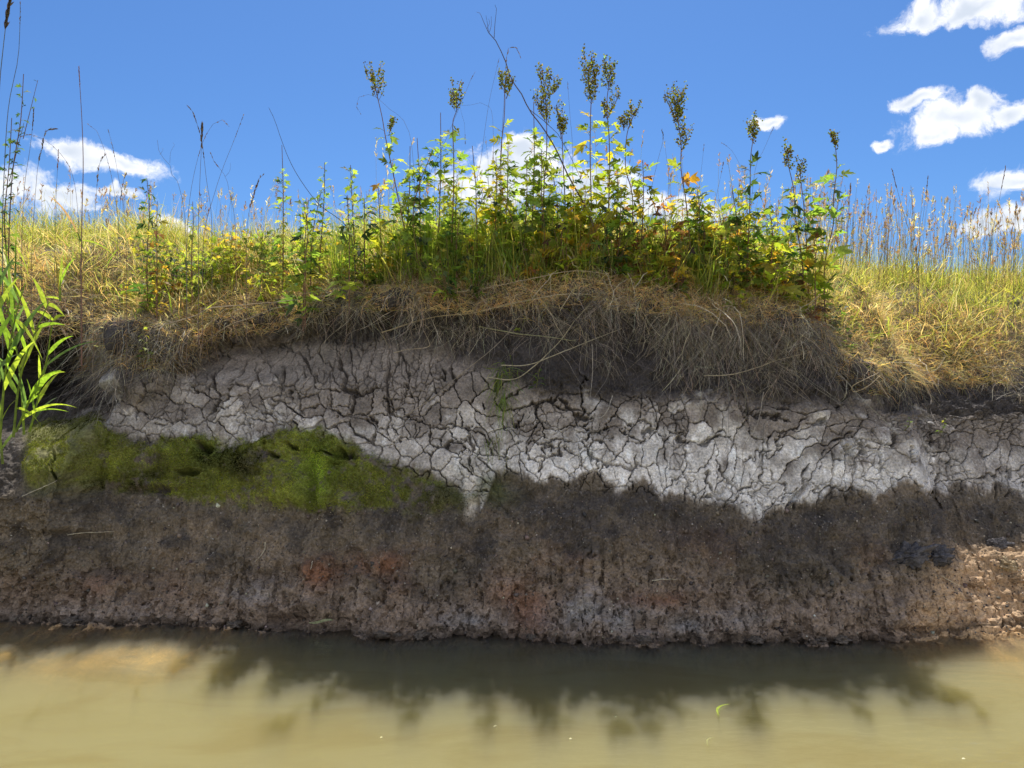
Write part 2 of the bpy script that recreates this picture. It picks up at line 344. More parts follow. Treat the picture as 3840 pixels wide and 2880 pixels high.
# clay plates: cracked zone
ctop = curve([(200, 1560), (450, 1500), (620, 1420), (800, 1290), (1000, 1260), (1400, 1270), (1800, 1370), (2050, 1480), (2400, 1490), (3000, 1520), (3400, 1570), (3840, 1560)])
cbot = curve([(200, 1640), (900, 1650), (1200, 1620), (1400, 1720), (1600, 1790), (1780, 1830), (1810, 1900), (1850, 1760), (2100, 1800), (2400, 1830), (2760, 1880), (2850, 1950), (2960, 1880), (3280, 1840), (3600, 1840), (3840, 1850)])
crk = ss(-30, 40, Vv - ctop) * (1 - ss(-10, 45, Vv - cbot)) * (1 - .9 * moss) * ss(180, 320, U)
wx = x_ + .024 * fbm(x_ * 18, z_ * 18, 6, 5, .6); wz = z_ + .024 * fbm(x_ * 18, z_ * 18, 7, 5, .6)
lw = fbm(x_ * 2.6, z_ * 2.6, 96, 2); lw2 = fbm(x_ * 2.6, z_ * 2.6, 97, 2); f1, e1, id1 = worley((wx + .16 * lw) * 12.5, (wz + .16 * lw2) * 14.0, 11); e1 = e1 / 13.2
f2, e2, id2 = worley(wx * 27.0 + 3, wz * 27.0, 12); e2 = e2 / 27.0
wd1 = np.clip(.0013 + .0060 * (fbm(x_ * 9, z_ * 9, 13, 3) - .02), .0008, .0036)
wd2 = np.clip(.0004 + .0028 * (fbm(x_ * 7, z_ * 7, 14, 3) + .05), 0, .0018)
c1 = (1 - ss(wd1 * .6, wd1 + .0008, e1)) * (wd1 > .0005); c2 = 1 - ss(wd2 * .5, wd2 + .0007, e2); c2 = c2 * (wd2 > .0006)
dome = ss(0, .006, e1) * .004 + ss(0, .006, e2) * .0015
ck = np.zeros_like(U); near = np.full(U.shape, 99.)
def crack_lines(lines, s, ox, oy):
    for (wpx, pts) in lines:
        p = np.array(pts, float) * s + (ox, oy)
        sl_ = np.r_[0, np.cumsum(np.hypot(*np.diff(p, axis=0).T))]
        for n_, (a, b) in enumerate(zip(p[:-1], p[1:])):
            lo = np.minimum(a, b) - 40; hi = np.maximum(a, b) + 40
            ii, jj = np.nonzero((U > lo[0]) & (U < hi[0]) & (Vv > lo[1]) & (Vv < hi[1]))
            if not len(ii): continue
            qx = U[ii, jj] + cwx[ii, jj]; qy = Vv[ii, jj] + cwy[ii, jj]; d = b - a
            t = np.clip(((qx - a[0]) * d[0] + (qy - a[1]) * d[1]) / (d @ d), 0, 1)
            dist = np.hypot(qx - a[0] - t * d[0], qy - a[1] - t * d[1]); st_ = (sl_[n_] + t * (sl_[n_ + 1] - sl_[n_])) / sl_[-1]; hw = wpx * .44 * cww[ii, jj] * np.clip(np.minimum(st_, 1 - st_) * 5 + .25, 0, 1)
            near[ii, jj] = np.minimum(near[ii, jj], dist)
            ck[ii, jj] = np.maximum(ck[ii, jj], (1 - ss(hw * .72, hw + 1.3, dist)) * min(1, .5 + wpx / 16))
cwx = 20 * fbm(x_ * 38, z_ * 38, 15, 4, .6); cwy = 20 * fbm(x_ * 38, z_ * 38, 16, 4, .6); cww = 1 + 1.3 * fbm(x_ * 24, z_ * 24, 17, 2)
crack_lines([(15, [(130, 690), (120, 800), (165, 850), (160, 930), (235, 980), (320, 920), (400, 915)]), (13, [(445, 740), (435, 800), (410, 870), (405, 960), (430, 1030), (440, 1120), (410, 1200)]),
    (9, [(235, 980), (165, 1100), (80, 1070), (70, 960), (75, 940)]), (9, [(160, 930), (80, 940), (0, 930)]), (8, [(430, 1030), (520, 1060), (560, 1115), (640, 1130), (690, 1180), (780, 1165), (900, 1170), (950, 1180)]),
    (6, [(165, 1105), (290, 1115), (340, 1160), (400, 1230), (460, 1250), (580, 1240), (640, 1170)]), (8, [(690, 1180), (680, 1250), (700, 1290), (750, 1310), (820, 1260), (920, 1240), (960, 1290), (935, 1390), (975, 1440)]),
    (7, [(290, 820), (360, 820), (430, 790)]), (6, [(530, 890), (540, 930), (510, 1030)]), (7, [(775, 800), (770, 870), (700, 860), (690, 910), (640, 940)]),
    (9, [(1280, 1300), (1285, 1355), (1400, 1360), (1495, 1350), (1505, 1280)]), (8, [(1380, 1360), (1365, 1450)]), (6, [(1395, 1260), (1390, 1340)]),
    (16, [(1480, 1010), (1550, 1060), (1610, 1105), (1700, 1110)]), (9, [(1625, 840), (1660, 880), (1630, 920), (1640, 1060), (1610, 1100), (1600, 1170)]),
    (12, [(1780, 1160), (1770, 1190), (1680, 1210), (1650, 1280), (1665, 1350), (1740, 1390), (1810, 1410), (1910, 1435), (1960, 1420), (1965, 1350)]), (7, [(1925, 1440), (1930, 1550)]), (6, [(1725, 1380), (1710, 1450)]),
    (7, [(1870, 1170), (1900, 1230), (1980, 1250), (2010, 1260)]), (10, [(2060, 980), (2085, 1100), (2080, 1180), (2010, 1200), (2010, 1260)]), (7, [(1030, 1230), (1050, 1300), (1080, 1340), (1130, 1345), (1180, 1300), (1250, 1270)]),
    (6, [(950, 1180), (1020, 1210), (1030, 1230)]), (6, [(1160, 1380), (1190, 1440)]), (6, [(885, 1070), (880, 1160)]), (9, [(1020, 1010), (1040, 1060)]), (6, [(1225, 1190), (1210, 1140), (1280, 1090)]), (6, [(1290, 1290), (1440, 1250), (1560, 1250)])], .6027, 1200, 900)
crack_lines([(10, [(1340, 850), (1345, 920), (1380, 990), (1335, 1060), (1290, 1110), (1270, 1150)]), (9, [(1610, 790), (1610, 880), (1545, 940), (1560, 970)]), (7, [(1440, 900), (1560, 910), (1610, 880)]),
    (11, [(1780, 800), (1770, 860), (1755, 930), (1740, 1000), (1700, 1060)]), (12, [(1870, 700), (1920, 770), (1930, 850), (1975, 900), (1975, 930)]), (8, [(1825, 940), (1815, 1010)]), (9, [(1640, 1070), (1720, 1110), (1715, 1170)]),
    (8, [(1540, 1110), (1560, 1180)]), (6, [(1340, 1040), (1420, 1050), (1520, 980)]), (8, [(1165, 1060), (1175, 1110)]), (10, [(865, 1060), (870, 1150)]), (6, [(980, 1150), (1090, 1160)])], .6027, 0, 900)
crack_lines([(15, [(480, 950), (490, 1020), (490, 1060), (560, 1090), (700, 1100), (760, 1140)]), (12, [(970, 1120), (920, 1140), (850, 1150)]), (14, [(1080, 1000), (1040, 1050)]), (10, [(0, 1190), (90, 1250), (200, 1270), (300, 1230), (400, 1210)]),
    (13, [(1240, 1240), (1310, 1280), (1380, 1280), (1385, 1190)]), (11, [(310, 1370), (340, 1440), (390, 1520), (440, 1545), (520, 1530), (515, 1450)]), (16, [(870, 1410), (840, 1470), (840, 1530), (790, 1600), (740, 1651)]),
    (14, [(1620, 1200), (1625, 1290)]), (9, [(1500, 1290), (1495, 1410)]), (14, [(1660, 1410), (1640, 1500), (1600, 1590)]), (9, [(1300, 1300), (1290, 1410), (1280, 1460)]), (10, [(960, 1310), (950, 1380), (930, 1420)]),
    (13, [(1180, 1240), (1190, 1350)]), (8, [(560, 1330), (600, 1300), (650, 1300)]), (9, [(640, 1420), (665, 1500)]), (8, [(1130, 1210), (1050, 1230), (990, 1280)]), (9, [(240, 1430), (270, 1560), (290, 1590)]),
    (7, [(110, 1440), (120, 1510)]), (9, [(1920, 1310), (1930, 1370)]), (11, [(2090, 1400), (2095, 1500)]), (7, [(2050, 1300), (2050, 1450)])], .6058, 2500, 900)
disp += crk * dome - crk * .014 * fbm(x_ * 8, z_ * 8, 2, 4)
c1 = c1 * ss(7, 20, near); c2 = c2 * ss(4, 14, near)
disp += crk * (id1 - .5) * .005 * lerp(.5, 1, ss(1800, 2200, U))
flut = fbm(x_ * 75, z_ * 16, 18, 4, .6); disp += .0035 * flut * crk * ss(1900, 2300, U)
disp -= crk * (c1 * .040 + c2 * .010) 
disp -= .045 * ck * np.clip(crk + ss(1200, 1300, Vv) * (1 - ss(1900, 1990, Vv)), 0, 1)
# ragged lower crust edge stands proud of the mud, more on the right
whiteR = ss(1850, 2100, wu)
drip = 60 * fbm(x_ * 13, z_ * 5, 21, 6, .62)
cedge = ss(-25, 10, (cbot + drip) - Vv) * ss(-20, 30, Vv - ctop)
disp += .010 * cedge * whiteR
# mud texture
disp += (1 - moss) * (1 - .8 * rub) * ss(1850, 1980, Vv) * (.030 * (.25 - np.abs(fbm(x_ * 5, z_ * 7, 94, 4))) + .014 * fbm(x_ * 26, z_ * 5, 95, 4))
mud = np.clip(1 - crk - .7 * moss, 0, 1) * (1 - .75 * rub)
stre = fbm(x_ * 60, z_ * 22, 22, 4, .6)
lum = fbm(x_ * 45, z_ * 45, 23, 4, .62)
disp += mud * (.014 * lum + .010 * stre + .020 * fbm(x_ * 18, z_ * 20, 29, 3)) + .0025 * crk * fbm(x_ * 90, z_ * 60, 24, 3) + .005 * moss * fbm(x_ * 70, z_ * 70, 25, 3)
pit = ss(.12, .34, fbm(x_ * 55, z_ * 42, 26, 3, .6)) * ss(1980, 2200, Vv + 120 * fbm(x_ * 4, z_ * 4, 27, 2)); disp -= .018 * pit * (1 - rub)
# root-laced soil beneath the turf: crumbly
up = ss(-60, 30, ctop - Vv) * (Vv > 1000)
disp += up * (.020 * fbm(x_ * 30, z_ * 30, 28, 4, .6) + .060 * fbm(x_ * 7, z_ * 9, 98, 3))
disp *= ss(-.14, -.04, z_)
PX, PY, PZ = (B + disp * NB[..., i] for i, B in enumerate((BX, BY, BZ)))

# colours of the soil (albedo, with shade painted into a few spots)
def mixc(c, m, col): return c + (np.asarray(col, float) - c) * m[..., None]
n_lo = fbm(x_ * 3, z_ * 4, 41, 4); n_md = fbm(x_ * 14, z_ * 18, 42, 4); n_hi = fbm(x_ * 60, z_ * 60, 43, 3)
col = np.broadcast_to(ucol((.170, .138, .100)), U.shape + (3,)).copy()
col = mixc(col, ss(-.1, .4, n_lo) * .7, (.235, .180, .125))
col = mixc(col, ss(.0, .4, n_md) * .75, (.07, .060, .052))
low = ss(2080, 2300, Vv + 150 * n_lo)
rst = ss(.12, .42, fbm(x_ * 4 + 9, z_ * 7, 99, 4)) * ss(1950, 2120, Vv); col = mixc(col, rst * .3, (.25, .125, .07))
col = mixc(col, low * .8, (.265, .20, .15))
col = mixc(col, ss(.15, .5, n_md) * low * .6, (.35, .28, .22))
for (rx_, ry_, a_, b_, k_) in [(1200, 2150, 70, 60, .8), (1420, 2110, 120, 45, .45), (2000, 2300, 80, 80, .8), (1960, 2220, 120, 60, .5), (2450, 2250, 140, 30, .65), (2650, 2010, 200, 50, .35), (3750, 2240, 120, 40, .6), (400, 2200, 300, 60, .2)]:
    m_ = gauss(rx_, ry_, a_, b_) * k_ * (1 + 1.6 * n_md); col = mixc(col, np.clip(m_, 0, 1), (.25, .125, .07))
for (rx_, ry_, a_, b_, k_) in [(2220, 2310, 190, 70, .8), (2560, 2350, 130, 40, .7), (1760, 2330, 140, 45, .6), (960, 2230, 120, 40, .4), (2800, 2320, 90, 40, .5), (300, 2300, 300, 40, .3)]:
    m_ = gauss(rx_, ry_, a_, b_) * k_ * (1 + 1.4 * n_md); col = mixc(col, np.clip(m_, 0, 1), (.27, .25, .235))
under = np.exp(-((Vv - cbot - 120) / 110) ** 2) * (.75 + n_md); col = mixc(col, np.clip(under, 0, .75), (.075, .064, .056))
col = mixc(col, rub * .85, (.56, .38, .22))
# upper soil: dark root soil, painted darker for shade under the thatch
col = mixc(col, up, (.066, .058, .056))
alc = (1 - ss(225, 300, U)) * ss(1120, 1180, Vv) * (1 - ss(1500, 1590, Vv)); col = mixc(col, alc, (.035, .030, .026))  # alcove painted near black to deepen the shade inside it
# clay
clay = np.clip(ss(-60, 60, Vv - ctop + 60 * n_lo) * (1 - ss(-12, 30, Vv - cbot - drip)), 0, 1) * (1 - moss) * ss(180, 320, U)
base = np.broadcast_to(ucol((.25, .215, .187)), col.shape) * (1 + .35 * (id1 - .5) + .25 * (id2 - .5))[..., None]
col = col * (1 - clay[..., None]) + base * clay[..., None]
pt = curve([(200, 1600), (600, 1590), (900, 1560), (1300, 1600), (1700, 1600), (2000, 1610), (2400, 1640), (3000, 1680), (3840, 1700)])
pale = ss(-110, 110, Vv - pt + 190 * n_md + 120 * (id1 - .5)) * (1 - ss(-20, 12, Vv - cbot - drip)) * (1 - moss)
pale *= lerp(.45, .95, ss(1500, 2200, U)) * (1 - .45 * ss(3350, 3600, U)) * ss(180, 320, U)
col = mixc(col, pale, (.70, .665, .62)); 
crust = pale * ss(.12, .5, fbm(x_ * 40, z_ * 22, 44, 4)); col = mixc(col, crust, (.84, .82, .79))
speck = ss(.38, .6, fbm(x_ * 150, z_ * 110, 45, 2)) * ss(1480, 1600, Vv) * (1 - ss(1980, 2200, Vv)); col = mixc(col, speck * .65 * (.35 + .65 * clay), (.60, .57, .53))
ws = gauss(1765, 1850, 24, 75, 3); col = mixc(col, np.clip(ws * (1.8 + n_md * 2), 0, 1), (.72, .66, .57))
ws = gauss(560, 1340, 10, 10); 
mcol = np.broadcast_to(ucol((.155, .17, .042)), col.shape)
mcol = mixc(mcol, ss(-.2, .4, fbm(x_ * 9, z_ * 9, 46, 4)), (.23, .25, .05)); mcol = mixc(mcol, ss(.1, .5, n_md) * .6, (.15, .125, .07))
mcol = mixc(mcol, ss(-.05, .35, fbm(x_ * 6 + 4, z_ * 9, 47, 4)) * .75, (.075, .070, .03)); mcol = mixc(mcol, np.clip(gauss(1195, 1760, 90, 130) + .6 * gauss(760, 1700, 110, 60) + .5 * gauss(1290, 1730, 90, 50), 0, 1), (.17, .225, .035))
mk = np.clip(moss * (1.0 + 1.6 * n_hi + 1.5 * fbm(x_ * 12, z_ * 14, 48, 4)), 0, 1) * lerp(1, .6, ss(1450, 1750, U))
col = col * (1 - mk[..., None]) + mcol * mk[..., None]
lm = ss(60, 130, U) * (1 - ss(300, 420, U)) * ss(1560, 1620, Vv) * (1 - ss(1760, 1900, Vv)); col = mixc(col, lm * .6, (.20, .20, .06))
fg = np.clip(gauss(1800, 1830, 120, 80) * (.9 + 2 * n_md) * .6, 0, 1); col = mixc(col, fg, (.085, .095, .03))
sand = ss(.0, -.05, z_); bedl = (1 - ss(820, 1150, U))[..., None]; bedr = ss(3250, 3500, U)[..., None]; bedc = np.array((.10, .082, .055)) + (np.array((.42, .27, .13)) - np.array((.10, .082, .055))) * np.clip(bedl + bedr, 0, 1)  # bed: sandy at both ends, painted dark mid-bank to deepen the shaded water
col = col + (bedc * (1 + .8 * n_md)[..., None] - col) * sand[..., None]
wet = ss(.035, .006, z_ + .012 * n_md) * (z_ > -.01); col = col * (1 - .55 * wet[..., None])
col = np.clip(col, .01, .8)

# remaining rows: river bed + opposite bank below, meadow above
yb = np.array([-60, -9, -7, -6.2, -5.6, -4.5, -3, -1, .5, 1.4, 1.9, 2.15])
zb = np.array([1.3, 1.2, 1.15, .8, -.02, -.4, -.5, -.5, -.45, -.36, -.28, -.22])
lowY = np.broadcast_to(yb[:, None], (len(yb), len(xs))).copy(); lowZ = np.broadcast_to(zb[:, None], lowY.shape).copy()
dt = np.concatenate([np.arange(.02, 1.6, .02), np.geomspace(1.65, 900, 40)])
hiY = yl[None] + .05 + dt[:, None] + (PY[-1] - yl - .05) * np.exp(-dt / .05)[:, None]; hiX = np.broadcast_to(xs, hiY.shape)
hiZ = top_z(hiX, hiY); hiZ += (PZ[-1] - hiZ[0])[None] * np.exp(-dt / .08)[:, None]
AX = np.concatenate([np.broadcast_to(xs, lowY.shape), PX, hiX]); AY = np.concatenate([lowY, PY, hiY]); AZ = np.concatenate([lowZ, PZ, hiZ])
tcol = mixc(np.broadcast_to(ucol((.16, .125, .08)), hiY.shape + (3,)), ss(-.2, .4, fbm(hiX * 5, hiY * 5, 50, 3)), (.10, .10, .04))
lcol = np.broadcast_to(ucol((.30, .23, .13)), lowY.shape + (3,))
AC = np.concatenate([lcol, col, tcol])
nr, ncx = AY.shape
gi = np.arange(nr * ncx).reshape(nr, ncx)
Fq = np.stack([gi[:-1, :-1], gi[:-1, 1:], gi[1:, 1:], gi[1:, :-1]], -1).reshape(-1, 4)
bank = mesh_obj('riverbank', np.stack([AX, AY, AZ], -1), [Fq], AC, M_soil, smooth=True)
tag(bank, 'eroded riverbank of dark mud with a pale cracked clay band', None, None, 'structure')

NP = normals(PX, PY, PZ)
UU = 1920 + F * PX / PY; VV = 1440 - F * (PZ - ZC) / PY
_vis = (NP[..., 1] < .2)
def face_at(px, py, off=.003):
    """point of the bank face nearest to a place given in image pixels"""
    d = (UU - px) ** 2 + (VV - py) ** 2; m = d < 30
    if not m.any(): m = d <= d.min() + 1
    ii, jj = np.nonzero(m); k = np.argmin(PY[ii, jj]); i, j = ii[k], jj[k]
    return np.array([PX[i, j], PY[i, j], PZ[i, j]]) + NB[i, j] * off, NB[i, j]

# ------------------------------------------------------------------ water
def water():
    gx = np.concatenate([-np.geomspace(60, 2.35, 12), np.linspace(-2.3, 2.3, 231), np.geomspace(2.35, 60, 12)])
    gy = np.concatenate([np.linspace(-5.7, 1.6, 20), np.linspace(1.63, 3.0, 138)])
    GX, GY = np.meshgrid(gx, gy); yw_ = ywat(GX)
    depth = np.clip(np.interp(yw_ - GY, [-.01, 0, .05, .20, .6, 1.2], [0, 0, .03, .11, .28, .4]), 0, 1)
    n0 = GX.size; V = np.stack([GX, GY, 0 * GX], -1).reshape(-1, 3); Vb = V.copy(); Vb[:, 2] = -.6
    g = np.arange(n0).reshape(GX.shape); q = lambda a: np.stack([a[:-1, :-1], a[:-1, 1:], a[1:, 1:], a[1:, :-1]], -1).reshape(-1, 4)
    fs = [q(g), q(g + n0)[:, ::-1]]
    for e in (g[0, :], g[-1, ::-1], g[::-1, 0], g[:, -1]): fs.append(np.stack([e[:-1], e[:-1] + n0, e[1:] + n0, e[1:]], -1))
    dcol = np.repeat(np.concatenate([depth.ravel(), depth.ravel() * 0 + .5])[:, None], 3, 1)
    m, t, out = new_mat('murky_water')
    a = N(t, 'ShaderNodeAttribute', attribute_name='Col'); tcx = N(t, 'ShaderNodeTexCoord')
    mp = N(t, 'ShaderNodeMapping'); mp.inputs['Scale'].default_value = (1, 2.2, 1); t.links.new(tcx.outputs['Object'], mp.inputs[0])
    n1 = N(t, 'ShaderNodeTexNoise'); n1.inputs['Scale'].default_value = 16; n1.inputs['Detail'].default_value = 4; n1.inputs['Roughness'].default_value = .4
    n2 = N(t, 'ShaderNodeTexNoise'); n2.inputs['Scale'].default_value = 2.3; n2.inputs['Detail'].default_value = 4; n2.inputs['Distortion'].default_value = .8
    t.links.new(mp.outputs[0], n1.inputs['Vector']); t.links.new(mp.outputs[0], n2.inputs['Vector'])
    b = N(t, 'ShaderNodeBump'); b.inputs['Strength'].default_value = .3; b.inputs['Distance'].default_value = .012; t.links.new(n1.outputs[0], b.inputs['Height'])
    tr = N(t, 'ShaderNodeBsdfTransparent'); gl = N(t, 'ShaderNodeBsdfGlossy'); gl.inputs['Roughness'].default_value = .05; t.links.new(b.outputs[0], gl.inputs['Normal'])
    fl_ = N(t, 'ShaderNodeMapRange', interpolation_type='SMOOTHSTEP'); fl_.inputs[1].default_value = .42; fl_.inputs[2].default_value = .68; t.links.new(n2.outputs[0], fl_.inputs[0])
    fm = N(t, 'ShaderNodeMix', data_type='RGBA'); fm.inputs[6].default_value = (1, 1, 1, 1); fm.inputs[7].default_value = (.94, .91, .87, 1); t.links.new(fl_.outputs[0], fm.inputs[0]); t.links.new(fm.outputs[2], tr.inputs[0])
    fr = N(t, 'ShaderNodeFresnel'); fr.inputs[0].default_value = 1.33; m0 = N(t, 'ShaderNodeMixShader'); t.links.new(fr.outputs[0], m0.inputs[0]); t.links.new(tr.outputs[0], m0.inputs[1]); t.links.new(gl.outputs[0], m0.inputs[2])
    t.links.new(m0.outputs[0], out.inputs[0])
    vs = N(t, 'ShaderNodeVolumeScatter'); vs.inputs['Color'].default_value = (1, 1, 1, 1); vs.inputs['Density'].default_value = 8; vs.inputs['Anisotropy'].default_value = .1
    va = N(t, 'ShaderNodeVolumeAbsorption'); va.inputs['Color'].default_value = (.865, .83, .47, 1); va.inputs['Density'].default_value = 19
    ad = N(t, 'ShaderNodeAddShader'); t.links.new(vs.outputs[0], ad.inputs[0]); t.links.new(va.outputs[0], ad.inputs[1]); t.links.new(ad.outputs[0], out.inputs['Volume'])
    o = mesh_obj('river_water', np.concatenate([V, Vb]), fs, dcol, m, smooth=False)
    tag(o, 'murky yellow-brown river water at the foot of the bank', None, None, 'structure')
water()

# ================================================================== vegetation
G_GREEN = ucol((.19, .26, .035)); G_YEL = ucol((.37, .36, .08)); G_TAN = ucol((.62, .46, .29)); G_ORG = ucol((.62, .40, .22)); G_PALE = ucol((.55, .48, .34)); G_DK = ucol((.05, .08, .02)); G_RED = ucol((.26, .13, .09))
def pick(cols, p, n, r=rng, jit=.18):
    cols = np.array(cols); p = np.array(p, float); i = r.choice(len(cols), n, p=p / p.sum())
    return np.clip(cols[i] * (1 + jit * r.normal(size=(n, 1))) * (1 + .06 * r.normal(size=(n, 3))), .01, .9)
def pxof(x, y): return 1920 + F * x / y

# ---- turf and meadow grass (uncountable)
def turf(name, label, n, gen):
    acc = Acc(); gen(acc, n); o = acc.build(name, M_grass); tag(o, label, 'grass', None, 'stuff'); return o
def rand_top(n, dmin, dmax, x0=-2.9, x1=2.9, pw=1.0):
    x = rng.uniform(x0, x1, n); d = dmin + (dmax - dmin) * rng.uniform(0, 1, n) ** pw; y = ylip(x) + .04 + d
    return x, d, y, np.stack([x, y, top_z(x, y) - .004], -1)
def gen_thatch(acc, n):          # dry sun-bleached grass on the lip, drooping over the edge
    x, d, y, P = rand_top(n, -.05, .34, pw=1.3); m = rng.uniform(size=n) < (.45 + .7 * (vn(x * 9, y * 9, 71) + .5)); P = P[m]; d = d[m]; x = x[m]; n = len(P)
    P[:, 2] -= np.clip(-d, 0, 1) * .6
    dr = np.stack([rng.normal(0, .7, n), rng.normal(-.35, .6, n), rng.uniform(.1, .9, n)], -1)
    L = rng.uniform(.03, .11, n); c = pick([G_TAN, G_ORG, G_PALE, G_YEL * .9], [5, 3, 2, .8], n)
    blades(acc, P, dr, L, rng.uniform(.0012, .0026, n), rng.uniform(.1, .9, n), c, 5, .05)
def gen_mid(acc, n):             # mixed green and dry grass up the slope
    x, d, y, P = rand_top(n, .06, 1.55); u = pxof(x, y); m = rng.uniform(size=n) < np.clip(.5 + 1.1 * vn(x * 6, y * 6, 72) + .25, .15, 1); P = P[m]; d = d[m]; x = x[m]; u = u[m]; y = y[m]; n = len(P)
    g = np.clip(.15 + d * .9 + .6 * fbm(x * 4, y * 4, 73, 3) + .25 * (u > 3000) + .1 * (u < 700), 0, 1)
    dry = pick([G_TAN, G_ORG, G_PALE], [5, 2, 2], n); grn = pick([G_GREEN, G_YEL, G_YEL * 1.15], [3, 4, 2], n)
    c = np.where((rng.uniform(size=n) < g)[:, None], grn, dry)
    dr = np.stack([rng.normal(-.05, .45, n), rng.normal(-.1, .4, n), rng.uniform(.5, 1.2, n)], -1)
    L = rng.uniform(.05, .17, n) * (1 + .5 * (d > .5)) * (1 + 1.1 * np.clip(fbm(x * 7, y * 7, 76, 3), -.4, 1)); blades(acc, P, dr, L, rng.uniform(.0018, .0044, n), rng.uniform(.05, .7, n), c, 5, .04, tipcol=c * .6 + .4 * dry)
def gen_green_tufts(acc, n):     # denser bright grass among the tall plants
    cx = np.array([W(p, 1060, 3.05)[0] for p in (1750, 1820, 1900, 1650, 2010, 2200, 2450, 1450, 1560, 2620, 1250)]); k = rng.integers(0, len(cx), n)
    x = cx[k] + rng.normal(0, .045, n); y = ylip(x) + rng.uniform(.05, .28, n); P = np.stack([x, y, top_z(x, y)], -1)
    dr = np.stack([rng.normal(0, .22, n), rng.normal(-.1, .25, n), np.ones(n)], -1); c = pick([G_GREEN, G_GREEN * .8, G_YEL], [4, 2, 3], n)
    blades(acc, P, dr, rng.uniform(.12, .30, n), rng.uniform(.002, .0042, n), rng.uniform(0, .35, n), c, 7, .015)
turf('dry_turf_grass', 'sun-bleached dry tan grass matted along the top edge of the bank', 42000, gen_thatch)
turf('meadow_grass', 'mixed green and straw-coloured grass covering the slope above the bank', 46000, gen_mid)
def gen_coarse(acc, n):          # broader arching blades
    x, d, y, P = rand_top(n, .02, 1.3); m = rng.uniform(size=n) < np.clip(.4 + 1.6 * fbm(x * 5, y * 5, 75, 2), .05, 1); P = P[m]; d = d[m]; n = len(P)
    dr = np.stack([rng.normal(-.05, .5, n), rng.normal(-.15, .4, n), rng.uniform(.6, 1.2, n)], -1); c = pick([G_YEL * 1.2, G_GREEN, G_PALE, G_TAN], [4, 3, 1.5, 1.5], n)
    blades(acc, P, dr, rng.uniform(.09, .26, n), rng.uniform(.003, .006, n), rng.uniform(.2, .9, n), c, 7, .02)
turf('coarse_grass', 'broader arching yellow-green grass blades on the slope above the bank', 5200, gen_coarse)
turf('tall_green_grass', 'upright bright green grass tufts among the leafy plants', 2600, gen_green_tufts)

def seed_stalk(acc, P0, P1, bend, col, hcol, r0=.0012, head=.07, nsp=22, hw=.008, K=10, plume=1.0, r=rng):
    """a thin stalk from P0 to P1 with a spikelet head along its end"""
    s = np.linspace(0, 1, K)[:, None]; P = P0 + (P1 - P0) * s + np.asarray(bend) * (s * (1 - s) * 4) ; P = P + np.cumsum(r.normal(0, .0012, P.shape), 0)
    tube(acc, P, np.linspace(r0, r0 * .45, K), col, 4)
    T = nrm(P[-1] - P[-2]); L = np.linalg.norm(P1 - P0)
    if nsp:
        u = r.uniform(0, 1, nsp); base = P[-1] - T * head * u[:, None]
        dr = T[None] * 1.0 + r.normal(0, .45 * plume, (nsp, 3)); blades(acc, base, dr, np.full(nsp, hw * 1.6) * (.6 + u * .8), np.full(nsp, hw * .38), np.zeros(nsp), pick([hcol], [1], nsp, r), 3, 0, prof=np.array([.5, 1, .15]), r=r)
    return P
def gen_seed(acc, n, u0, u1, d0, d1, h0, h1, cols, hcols, r0=.0010):
    x = rng.uniform(u0, u1, n); d = rng.uniform(d0, d1, n); y = ylip(x) + d; z = top_z(x, y)
    for i in range(n):
        h = rng.uniform(h0, h1) * (1 - .35 * rng.uniform() ** 2); P0 = np.array([x[i], y[i], z[i]]); P1 = P0 + (rng.normal(0, .10) * h + .02, rng.normal(0, .06) * h, h)
        k = rng.integers(0, len(cols))
        seed_stalk(acc, P0, P1, rng.normal(0, .012, 3), cols[k] * rng.uniform(.7, 1.3), hcols[rng.integers(0, len(hcols))] * rng.uniform(.7, 1.3), r0 * rng.uniform(.7, 1.3), rng.uniform(.03, .10), int(rng.integers(6, 22)), rng.uniform(.007, .013), 6, rng.uniform(.6, 1.6))
SC = [ucol((.46, .38, .25)), ucol((.34, .25, .18)), ucol((.30, .30, .13)), ucol((.55, .48, .34))]
HC = [ucol((.42, .26, .19)), ucol((.50, .37, .26)), ucol((.32, .19, .15)), ucol((.58, .48, .35))]
turf('seeding_grass', 'thicket of tall reddish-brown seeding grass on the right skyline', 760, lambda a, n: gen_seed(a, n, 1.3, 3.2, .45, 1.35, .24, .58, SC, HC))
turf('seeding_grass', 'sparse thin seeding grass standing along the left skyline', 330, lambda a, n: gen_seed(a, n, -3.0, -.6, .65, 1.4, .12, .40, SC, HC, .0008))
turf('seeding_grass', 'thin brown seeding stalks scattered among the tall leafy plants', 130, lambda a, n: gen_seed(a, n, -.7, 1.4, .25, 1.2, .18, .55, SC, HC, .0008))
def gen_fine(acc, n):            # hair-fine leaves on the skyline
    x, d, y, P = rand_top(n, .7, 1.35); dr = np.stack([rng.normal(0, .3, n), rng.normal(0, .2, n), np.ones(n)], -1)
    blades(acc, P, dr, rng.uniform(.10, .30, n), rng.uniform(.0012, .0022, n), rng.uniform(0, .5, n), pick([G_PALE, G_YEL, G_GREEN, G_TAN], [3, 3, 2, 2], n), 6, .02)
turf('skyline_grass', 'fine pale grass blades along the crest behind the bank', 9000, gen_fine)

